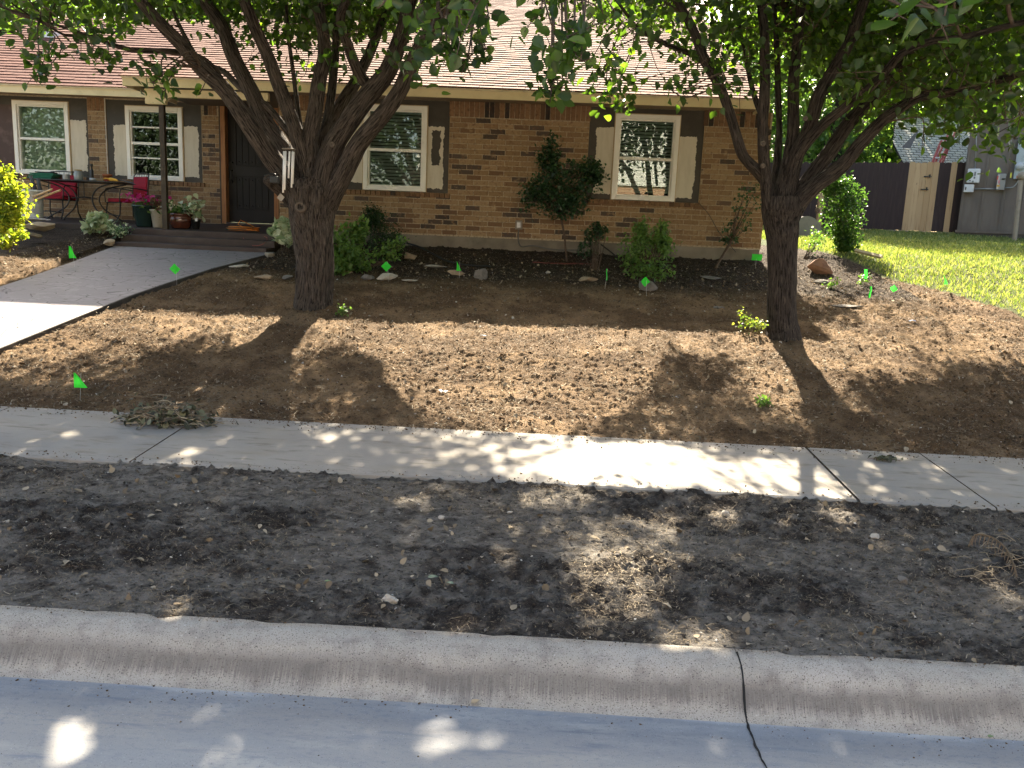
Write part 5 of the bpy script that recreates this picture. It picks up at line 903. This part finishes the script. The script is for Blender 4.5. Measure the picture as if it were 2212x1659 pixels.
mb = MB(); 
for a, b in (((78, 415), (66, 380)), ((88, 418), (82, 385))): mb.tube([onY(*a, 11.8), onY(*b, 11.8)], [.03, .022], 10)
rtag(mb, 'tool_bag', 'dark tool ends sticking up out of the white bucket', 'tool', simple('dark_rubber', (.06, .06, .06)), True)
# pots
def pot(name, label, px, pyb, Yd, rad, h, m, plants, prof=None):
    c = onY(px, pyb, Yd); c[2] = fz(Yd); t = thing(name, label, 'flower pot', c, 'potted flowers on the porch'); mb = MB()
    mb.lathe(prof or [(rad*.62, 0), (rad*.68, .01), (rad*.95, h*.92), (rad*1.03, h*.93), (rad*1.03, h), (rad*.9, h), (rad*.88, h*.9)], c, 26); mb.build('pot', m, t, True)
    for (nm, dx, dz, rx, rz, n, size, lmn, sd_) in plants:
        rg = np.random.default_rng(sd_); q = c+np.array([dx, 0, h+dz])+rg.normal(size=(n, 3))*np.array([rx, rx, rz]); leaf_obj(nm, q, rg.uniform(.7, 1.25, n)*size, lmn, t, rng=rg, up_bias=1)
    return t
pet = lm('petunia_petal', (.42, .02, .16), (.55, .03, .22), (.35, .015, .12), (.3, (1.2, 1, 1))); grn = lm('pot_leaf', (.04, .10, .03), (.07, .14, .04), (.11, .18, .06)); wht = lm('white_petal', (.7, .7, .6), (.75, .72, .3), (.75, .72, .65), (.3, (1, 1, 1)))
Yp = 12.25
pot('flower_pot', 'dark green pot of magenta petunias on the porch edge', 312, 487, Yp, .165, .31, simple('green_glaze', (.022, .045, .04), .25, spec=.6), [('leaves', 0, .02, .10, .05, 150, .05, grn, 1), ('flowers', -.02, .09, .11, .04, 95, .055, pet, 2)])
pot('flower_pot', 'tall pale grey pot behind the porch post', 343, 489, Yp-.05, .115, .26, simple('pale_glaze', (.40, .36, .29), .35), [('leaves', 0, .05, .06, .06, 70, .05, lm('dark_red_leaf', (.10, .03, .03), (.06, .05, .03), (.12, .04, .05)), 3)])
pot('flower_pot', 'wide brown glazed pot with white and yellow flowers right of the post', 391, 489, Yp, .175, .22, simple('brown_glaze', (.09, .03, .018), .2, spec=.7), [('leaves', -.05, .04, .11, .045, 160, .055, grn, 4), ('flowers', -.06, .08, .11, .035, 70, .04, wht, 5)], [(.12, 0), (.13, .01), (.165, .09), (.165, .15), (.155, .17), (.175, .19), (.175, .215), (.15, .215), (.14, .15)])
pot('flower_pot', 'small black nursery pot with a drooping caladium beside the brown pot', 423, 489, Yp-.03, .075, .14, simple('black_plastic', (.012, .012, .012), .5), [('leaves', -.04, .16, .085, .06, 70, .095, calad_m, 6)])
c = onY(423, 476, Yp-.12); box_thing('plant_tag', 'white care label on the black nursery pot', 'label', c[0]-.018, c[0]+.018, Yp-.108, Yp-.104, c[2]-.012, c[2]+.03, white_m, .001)
# coiled cords
cc = onY(520, 497, 12.1); rg = np.random.default_rng(5)
def coil(label, cx, cy, z, rad, turns, m, name='power_cord', tail=None):
    P = []; n = int(turns*24)
    for k in range(n): a = k/24*2*pi; rr = rad*(1+.12*sin(a*.37+turns))+rg.normal()*.004; P.append((cx+cos(a)*rr*1.1+.02*sin(a*.21), cy+sin(a)*rr*.8, z+.008+k/n*.055+rg.random()*.006))
    if tail: P += tail
    mb = MB(); mb.tube(P, [.0055]*len(P), 6); return rtag(mb, name, label, 'cord', m, True)
zf_ = fz(12.2); coil('orange extension cord coiled on the porch in front of the door', cc[0], 12.2, zf_, .19, 7, simple('orange_cord', (.62, .20, .03), .5), tail=[(cc[0]+.1, 12.2, zf_+.1), (cc[0]+.0, 12.1, zf_+.16), (cc[0]-.02, 12.05, zf_+.10), (cc[0]+.12, 12.0, zf_+.03), (cc[0]+.3, 11.95, zf_+.02)])
coil('dark green cord coiled beneath the orange one', cc[0]-.02, 12.12, zf_-.008, .20, 2, simple('green_cord', (.02, .05, .035), .5))
t0 = [onY(x, y, Yd) for x, y, Yd in ((522, 503, 12.0), (530, 522, 11.8), (550, 531, 11.5), (570, 526, 11.5), (577, 514, 11.8), (560, 508, 12.0))]; mb = MB(); mb.tube(t0, [.004]*6, 6, step=.03); rtag(mb, 'thin_cord', 'thin red cord looped over the right end of the steps', 'cord', simple('red_cord', (.35, .10, .08), .5), True)
# hoses in the bed
mb = MB(); mb.tube([onY(878, 525, 11.7), onY(905, 533, 11.5), onY(935, 548, 11.3), onY(965, 563, 11.0), onY(1005, 572, 10.8), onY(1060, 575, 10.9)], [.012]*6, 8, step=.04); rtag(mb, 'drip_hose', 'black hose trailing from the dark evergreen across the bed', 'hose', simple('black_hose', (.02, .02, .02), .5), True)
mb = MB(); mb.tube([onY(1150, 566, 11.3), onY(1200, 569, 11.3), onY(1260, 570, 11.4), onY(1330, 574, 11.5), onY(1420, 575, 11.5)], [.009]*5, 8, step=.04); rtag(mb, 'red_hose', 'thin reddish hose lying along the foot of the brick wall', 'hose', simple('red_hose', (.14, .045, .035), .6), True)
mb = MB(); mb.tube([onY(1298, 528, 11.6), onY(1320, 545, 11.5), onY(1340, 562, 11.4)], [.010]*3, 8, step=.04); rtag(mb, 'hose_stub', 'short dark pipe leaning against the wall near the sparse shrub', 'pipe', simple('pipe', (.03, .025, .02), .5), True)
# litter
for px, py, m, lb in ((958, 848, white_m, 'scrap of white paper in the sunlit soil'), (1970, 695, simple('blue_wrapper', (.35, .45, .65), .4), 'crumpled blue and white wrapper in the soil at right'), (1045, 735, iron_m, 'black scrap of plastic in the sunlit soil')):
    g = G(px, py); z = float(gz(np.array([g[0]]), np.array([g[1]]))[0]); rg = np.random.default_rng(px); V = [(g[0]+(i-2)*.016+rg.normal()*.004, g[1]+(j-1)*.016, z+.012+rg.random()*.02) for j in range(3) for i in range(5)]; mb = MB(); mb.add(V, [(j*5+i, j*5+i+1, (j+1)*5+i+1, (j+1)*5+i) for j in range(2) for i in range(4)]); rtag(mb, 'litter_scrap', lb, 'litter', m)
# wind chime hanging in the fork
Yc = 8.05; ct_ = onY(624, 322, Yc); t = thing('wind_chime', 'silver tube wind chime hanging in the fork of the thick tree', 'wind chime', ct_)
mb = MB(); mb.lathe([(.002, .012), (.062, .006), (.066, 0), (.06, -.006), (.002, -.008)], ct_, 24); mb.build('top_plate', simple('driftwood', (.20, .17, .13)), t, True)
mb = MB(); mb.tube([ct_, ct_+[0, .02, .18], onY(632, 262, 8.2)], [.002]*3, 5); mb.build('cord', twig_m, t)
for k, (a, L) in enumerate(((200, .385), (240, .36), (290, .25), (330, .335), (20, .30))):
    a = radians(a); p = ct_+np.array([cos(a)*.046, sin(a)*.03, -.022]); q = p+np.array([-.012, 0, -L]); mb = MB(); mb.tube([p, q], [.0085]*2, 14); mb.build('chime_tube', alu_m, t, True); 
mb = MB(); mb.lathe([(.002, .005), (.022, .002), (.022, -.006), (.002, -.008)], ct_+[0, 0, -.17], 14); mb.tube([ct_, ct_+[0, 0, -.17]], [.001]*2, 4); mb.build('striker', simple('striker_wood', (.06, .04, .03)), t)
c = onY(594, 388, 8.0); t = thing('black_lantern', 'small black metal ornament resting on the pruned stub of the thick tree', 'ornament', c)
mb = MB(); mb.box(c[0]-.035, c[0]+.04, 7.95, 8.03, c[2]-.035, c[2]+.03); mb.build('body', iron_m, t, bevel=.008); mb = MB(); mb.tube([c+[.03, 0, .02], c+[.01, -.03, .05], c+[-.05, -.04, .045], c+[-.09, -.04, .03]], [.006, .006, .005, .003], 6, step=.02); mb.tube([c+[-.03, -.02, .03], c+[-.07, -.03, .01], c+[-.1, -.03, .0]], [.005, .004, .002], 6); mb.tube([c+[.03, -.02, .05], c+[.045, -.02, .09], c+[.02, -.02, .1], c+[.01, -.02, .06]], [.002]*4, 5, step=.01); mb.build('arm', iron_m, t, True)
c = onY(610, 427, 8.22); M_ = Matrix.Translation(tuple(c+[0, -.05, 0])) @ Matrix.Rotation(radians(38), 4, 'Y'); mb = MB(); mb.box(-.028, .028, -.003, .003, -.028, .028, M_); rtag(mb, 'tree_tag', 'small pale square tag nailed to the thick tree below the fork', 'tag', simple('pale_tag', (.34, .29, .23)))
for (px, py, rr, Yd, T_) in ((650, 447, 13, 8.28, T1), (718, 312, 6, 8.05, T1), (1648, 310, 6, 7.62, T2), (1648, 358, 5, 7.75, T2), (1766, 455, 5, 7.7, T2), (1740, 256, 5, 7.62, T2)):
    c = onY(px, py, Yd); s = Yd/F; mb = MB(); mb.lathe([(.001, .2), (.35, .3), (.55, .9), (.8, 1), (1, .5), (1.1, -.5)], (0, 0, 0), 16); mb.v = [(c[0]+v[0]*rr*s, c[1]-v[2]*rr*s*.5, c[2]+v[1]*rr*s) for v in mb.v]; mb.bk = mb.v; mb.build('knot', simple('knot_wood_%d' % px, (.10, .08, .062), .9), T_, True)

# ================================================================== RIGHT SIDE: fence, neighbour, ladder
fence = thing('wooden_fence', 'tall dark stained board fence closing the side yard', 'fence', (7.5, 20.5, 2.0)); xg0, xg1 = 8.40, 9.10
dark_b = mat('dark_fence_stain', (.038, .024, .024), .7, [(5, (.055, .036, .034), .45, .7, (4, 4, .4))], [(20, .3, (4, 4, .3))]); new_b = mat('new_pine_board', rough=.7, island=('L', [(0, (.42, .28, .15)), (1, (.54, .38, .22))]), layers=[(6, (.30, .17, .08), .55, .72, (4, 4, .3)), (26, (.12, .06, .03), .67, .75, (1, 1, .35))])
mbd = MB(); mbn = MB(); x = 3.05; rg = random.Random(4)
def board(mb, x, w, y, z0, z1): c = w*.22; mb.prism([(x, z0), (x+w, z0), (x+w, z1-c), (x+w-c*.5, z1-c*.3), (x+w*.5, z1), (x+c*.5, z1-c*.3), (x, z1-c)], y, y+.018)
k = 0
while x < 9.80:
    w = .135; yb = 20.5+rg.uniform(-.004, .004); z1 = 3.585+(x-7)*.042+rg.uniform(-.012, .012); z0 = 2.05+(x-8)*.0; isnew = (xg0-.02 < x < xg1-.05) or (9.28 < x < 9.42)
    if x < 7: z0 -= (7-x)*.03
    board(mbn if isnew else mbd, x, w, yb-(.004 if isnew else 0), z0+rg.uniform(0, .02), z1); x += w+(.006 if rg.random() < .2 else .0015); k += 1
mbd.build('dark_board', dark_b, fence); gt = mbn.build('new_board', new_b, fence)
mb = MB(); mb.box(8.05, 9.60, 20.42, 20.49, 1.97, 2.055); mb.build('kickboard', simple('grey_board', (.34, .27, .19)), fence, bevel=.004)
mb = MB(); mb.box(3.1, 9.6, 20.54, 20.58, 2.4, 2.48); mb.box(3.1, 9.6, 20.54, 20.58, 3.2, 3.28); mb.build('rail', dark_b, fence)
def RB(rx, ry, Yd): return onY((1800+rx/2.553)*.8848, ry/2.553*.8848, Yd)
mb = MB()
for (a, b) in (((1165, 1100), (1210, 1100)), ((1145, 1180), (1190, 1180))): p, q = RB(*a, 20.48), RB(*b, 20.48); mb.box(p[0], q[0], 20.465, 20.495, p[2]-.012, p[2]+.012); mb.box(q[0]-.05, q[0]-.03, 20.455, 20.495, q[2]-.03, q[2]+.045)
mb.build('latch', iron_m, fence)
p = onY(1770, 480, 19.0); pp = MB(); pp.box(p[0]-.05, p[0]+.05, 19.0, 19.1, 1.7, 3.2); rtag(pp, 'fence_post', 'short pale wooden post behind the slimmer tree', 'post', simple('pale_post', (.40, .28, .17)))
# neighbour wall
nb = thing('neighbour_house', 'grey brown board and batten house at the right edge with grey shingle roof', 'house', (11, 21, 2))
A0 = np.array([9.56, 20.2]); A1 = np.array([10.75, 19.45]); dirv = (A1-A0)/np.linalg.norm(A1-A0); nrm = np.array([dirv[1], -dirv[0]]); ang = atan2(dirv[1], dirv[0])
Mn = Matrix.Translation((A0[0], A0[1], 0)) @ Matrix.Rotation(ang, 4, 'Z')
side_m = mat('taupe_siding', (.17, .145, .125), .75, [(3, (.20, .175, .15), .45, .7, (2, 2, .5))], [(30, .15, (3, 3, .3))])
mb = MB(); mb.box(0, 5, 0, .15, 2.12, 4.95, Mn); mb.build('siding', side_m, nb); mb = MB()
for k in range(12): mb.box(.02+k*.405, .065+k*.405, -.022, -.001, 2.12, 4.95, Mn)
mb.box(-.03, 5, -.03, -.0225, 2.06, 2.115, Mn); mb.build('batten', side_m, nb); mb = MB(); mb.box(-.02, 5, .0, .14, 1.7, 2.118, Mn); mb.build('foundation', simple('dark_base', (.10, .09, .08)), nb)
mb = MB(); mb.box(0, 5.2, -.4, 3, 4.955, 5.0, Mn); mb.build('eave', simple('eave_grey', (.25, .22, .19)), nb)
# grey shingle roof slope seen above the fence
mb = MB(); y0 = 22.6; X0 = RB(1078, 1000, y0)[0]; X1 = X0+4.5
for i in range(26):
    z = 3.55+i*.072; yy = y0+i*.10; x = X0-(.1 if i % 2 else 0)
    while x < X1: a = max(x+.002, X0+max(0, (z-4.45))*.55); b = x+.19; (b > a) and mb.add([(a, yy-.03, z+.004), (b, yy-.03, z+.004), (b, yy+.065, z+.063), (a, yy+.065, z+.063), (a, yy+.02, z-.002), (b, yy+.02, z-.002)], [(0, 1, 2, 3), (4, 5, 1, 0)]); x += .205
mb.build('roof', gshingle_m, nb); mb = MB()
mb.add([(X0, y0+.04, 3.5), (X1, y0+.04, 3.5), (X1, y0+2.7, 5.40), (X0+.5, y0+2.7, 5.40), (X0, y0+1.25, 4.40)], [(0, 1, 2, 3, 4)]); mb.build('roof_deck', simple('deck_grey', (.05, .05, .045)), nb)
mb = MB(); a, b, c = RB(1030, 920, 22.5), RB(1078, 925, 22.5), RB(1130, 820, 22.9); mb.add([a, b, c+[0, 0, 0], c+[0, .02, .05], a+[0, .02, .03], (X0, 22.5, 3.5)], [(0, 1, 2, 3, 4)]); mb.build('rake_board', simple('rake_grey', (.12, .11, .10)), nb)
# ladder
lad = thing('extension_ladder', 'red fibreglass extension ladder leaning on the grey shingle roof', 'ladder', RB(1240, 1000, 21.6)); red2 = simple('red_fibreglass', (.38, .09, .09), .5)
def rail(a, b, Ya, Yb, w): p, q = RB(*a, Ya), RB(*b, Yb); mb = MB(); mb.tube([p-(q-p)*1.2, p, q], [w]*3, 4); return mb.build('rail', red2, lad), p, q
r1 = rail((1222, 1000), (1272, 878), 21.5, 21.9, .034); r2 = rail((1268, 1000), (1330, 878), 21.5, 21.9, .034); r3 = rail((1240, 1000), (1330, 800), 21.7, 22.5, .028); r4 = rail((1285, 1000), (1362, 812), 21.7, 22.5, .028)
for t_ in (-.3, .12, .72): a = r1[1]+(r1[2]-r1[1])*t_; b = r2[1]+(r2[2]-r2[1])*t_; mb = MB(); mb.tube([a, b], [.024]*2, 8); mb.build('rung', white_m, lad)
for t_ in (.75, 1.0): a = r3[1]+(r3[2]-r3[1])*t_; b = r4[1]+(r4[2]-r4[1])*t_; mb = MB(); mb.tube([a, b], [.02]*2, 8); mb.build('rung', simple('pink_rung', (.5, .35, .33)), lad)
# utility boxes on the neighbour wall
def on_wall(rx, ry):      # intersection with the slanted wall
    d = ray((1800+rx/2.553)*.8848, ry/2.553*.8848); n = np.array([nrm[0], nrm[1], 0]); A = np.array([A0[0], A0[1], 0]); k = ((A-EYE)@n)/(d@n); return EYE+d*k
def wbox(x0, z0, x1, z1, dep, nm, m, par, off=.024, bev=.008):
    a, b = on_wall(x0, z1), on_wall(x1, z0); u0, u1 = (a[:2]-A0)@dirv, (b[:2]-A0)@dirv; mb = MB(); mb.box(u0, u1, -off-dep, -off, min(a[2], b[2]), max(a[2], b[2]), Mn); return mb.build(nm, m, par, bevel=bev)
t = thing('inverter_box', 'white battery inverter box mounted on the grey wall next to the fence', 'electrical box', on_wall(1470, 1100)); wbox(1432, 1055, 1522, 1143, .16, 'housing', white_m, t, bev=.02); wbox(1415, 1152, 1480, 1200, .14, 'lower_box', white_m, t)
for q in ((1481, 1075, 1495, 1100), (1450, 1125, 1462, 1132), (1468, 1130, 1480, 1142), (1478, 1105, 1490, 1118)): wbox(*q, .004, 'label', simple('label_grey', (.2, .22, .24)), t, off=.187, bev=.001)
wbox(1426, 1168, 1434, 1186, .02, 'switch_knob', iron_m, t, off=.165, bev=.002)
t = thing('disconnect_box', 'grey electrical disconnect with red and yellow stickers on the grey wall', 'electrical box', on_wall(1650, 1130)); wbox(1614, 1085, 1680, 1185, .10, 'housing', metal_m, t)
for q, cc_ in (((1618, 1090, 1642, 1180), (.62, .60, .56)), ((1620, 1100, 1632, 1122), (.65, .12, .10)), ((1628, 1126, 1640, 1146), (.7, .25, .3)), ((1619, 1155, 1640, 1166), (.75, .45, .08))): wbox(*q, .002+.001*(cc_[0] > .63), 'sticker', simple('sticker_%d' % (q[0]*q[1]), cc_), t, off=.125, bev=0)
wbox(1652, 1115, 1676, 1122, .03, 'lever', iron_m, t, off=.125, bev=.002)
t = thing('electric_meter', 'pale grey electric meter panel cut by the right edge of the photo', 'electrical box', on_wall(1760, 980)); wbox(1722, 865, 1830, 1118, .12, 'housing', simple('pale_metal', (.42, .50, .53), .3, spec=.6), t)
c = on_wall(1765, 1040); mb = MB(); mb.lathe([(.09, 0), (.09, .05), (.07, .09), (.01, .1)], (0, 0, 0), 20); mb.v = [(c[0]+v[0]*dirv[0]+nrm[0]*(.15+v[2]), c[1]+v[0]*dirv[1]+nrm[1]*(.15+v[2]), c[2]+v[1]) for v in mb.v]; mb.build('dial', simple('meter_glass', (.5, .55, .58), .2), t, True); wbox(1702, 1080, 1716, 1112, .004, 'sticker', simple('yellow_sticker', (.8, .75, .1)), t, off=.147, bev=0); wbox(1742, 1098, 1762, 1114, .004, 'sticker', simple('orange_sticker', (.7, .2, .08)), t, off=.147, bev=0)
def wp(x, y, d=.06): p = on_wall(x, y); return p+np.array([nrm[0]*d, nrm[1]*d, 0])
mb = MB(); mb.tube([wp(1480, 1178), wp(1615, 1178)], [.017]*2, 8); mb.tube([wp(1670, 1172), wp(1720, 1168), wp(1745, 1140), wp(1760, 1110)], [.015]*4, 8, step=.05); mb.tube([wp(1484, 1058), wp(1492, 900), wp(1494, 760)], [.010]*3, 8); rtag(mb, 'conduit_run', 'thin grey conduit linking the boxes on the neighbour wall', 'conduit', metal_m, True)
a, b = onY(2204, 400, 18.9), onY(2190, 530, 18.7); mb = MB(); mb.tube([b-[0, 0, .2], b, a, a+[0, 0, .15]], [.05]*4, 12); mb.lathe([(.08, 0), (.08, .12), (.03, .16)], a+[0, 0, .12], 14); rtag(mb, 'meter_riser', 'vertical grey utility pipe standing in front of the neighbour wall', 'pipe', simple('tan_pipe', (.30, .26, .20)), True)
a, b = onY(1848, 541, 12.7), onY(1905, 555, 12.3); mb = MB(); mb.tube([a, b], [.03]*2, 4); a[2] = 1.52; rtag(mb, 'loose_board', 'pale board lying at the edge of the sunlit lawn', 'board', simple('pale_board', (.6, .5, .36)))
c = onY(1740, 500, 17); mb = MB(); mb.lathe([(.01, -.04), (.30, -.03), (.30, .0), (.01, .01)], (0, 0, 0), 24); mb.v = [(c[0]+v[0], 17+v[2], c[2]+v[1]) for v in mb.v]; rtag(mb, 'round_lid', 'grey round lid leaning behind the slimmer tree', 'lid', simple('grey_lid', (.22, .20, .18)))

# ================================================================== BACKGROUND TREES
def bg_tree(label, x, y, z0, h, r, n, size, seed, m=leaf2_m, low=.25):
    rg = np.random.default_rng(seed); t = thing('background_tree', label, 'tree', (x, y, z0), 'trees beyond the roofs and the fence'); mb = MB()
    top = np.array([x, y, z0+h*.62]); mb.tube([(x, y, z0-.3), (x+.1, y, z0+h*.25), top], [h*.03, h*.025, h*.015], 14, rough=.2, step=.15)
    K = n//60; C = rg.normal(size=(K, 3)); C /= np.linalg.norm(C, axis=1)[:, None]; C = C*(rg.random((K, 1))**.4)*np.array([r, r, h*(1-low)/2])+np.array([x, y, z0+h*(1+low)/2])
    for c in C[:14]: b = np.array([x, y, z0+h*rg.uniform(.25, .6)]); mb.tube([b, (b+c)/2+[0, 0, .1], c], [h*.012, h*.008, .02], 7, step=.25)
    mb.build('trunk', bark2_m, t, True, True); q = (C[:, None]+rg.normal(size=(K, 60, 3))*r*.12).reshape(-1, 3); leaf_obj('crown', q, rg.uniform(.7, 1.3, len(q))*size, m, t, rng=rg); return t
bg_tree('green tree beyond the fence, just right of the slimmer trunk', 10.3, 27, 2, 4.6, 2.2, 9000, .13, 1, low=.12)
bg_tree('tree with bright gaps between the fence and the grey roof', 12.2, 31, 2, 6.5, 2.6, 8000, .15, 2, low=.12)
bg_tree('dark tree behind the left end of the roof', -14.5, 22, 2, 7.5, 2.8, 9000, .13, 3)
bg_tree('tall tree behind the house above the roof ridge', -11.0, 27, 2, 10, 3.4, 9000, .16, 4)
bg_tree('tall tree far behind the neighbour roof at right', 17.5, 33, 2, 10, 3.6, 8000, .17, 5)
bg_tree('leafy tree directly behind the side wall of the brick house', 6.6, 30, 2, 7.5, 3.0, 11000, .15, 11, low=.1)
bg_tree('tall leafy tree behind the fence and grey roof', 15.0, 30, 2, 9.5, 3.4, 10000, .16, 12, low=.1)
bg_tree('large tree close behind the dark fence', 7.9, 24.6, 2, 8.5, 2.4, 11000, .12, 13, low=.32)
bg_tree('large tree behind the grey shingle roof', 12.2, 26.5, 2, 9.5, 3.2, 12000, .13, 14, low=.30)
bg_tree('low tree behind the fence close to the brick house corner', 7.8, 25, 2, 3.6, 1.6, 5000, .11, 6, low=.1)

# ================================================================== ACROSS THE STREET (reflected in the windows)
op = thing('opposite_house', 'two storey house across the street, brick below and white siding above', 'house', (3, -15, .8))
mb = MB(); mb.box(-6, 9, -20, -14, .3, 3.9); mb.build('brick_storey', simple('opp_brick', (.40, .25, .16)), op); mb = MB(); mb.box(-6, 9, -20, -13.9, 3.9, 7.4)
for k in range(22): mb.box(-6.02, 9.02, -13.9, -13.88, 3.95+k*.155, 4.08+k*.155)
mb.build('siding', simple('opp_siding', (.72, .74, .70)), op); mb = MB(); mb.add([(-6.5, -13.4, 7.3), (9.5, -13.4, 7.3), (9.5, -17, 9), (-6.5, -17, 9), (-6.5, -20.5, 7.3), (9.5, -20.5, 7.3)], [(0, 1, 2, 3), (3, 2, 5, 4)]); mb.build('roof', simple('opp_roof', (.15, .12, .1)), op)
for k, (x, y, h, r_) in enumerate([(-28, -12, 9, 4.2), (-21, -13, 9.5, 4.2), (-14.5, -11, 9, 4), (-8.5, -10.5, 8, 3.2), (11.5, -11.5, 8.5, 3.2), (18, -12, 9, 4), (27, -13, 10, 4.5)]):  # unseen trees, added to darken window reflections and low sky light
    bg_tree('dark leafy tree added unseen across the road to darken the window reflections', x, y, .3, h, r_, 9000, .17, 70+k, m=darkleaf_m, low=.1)['group'] = 'added trees across the road'
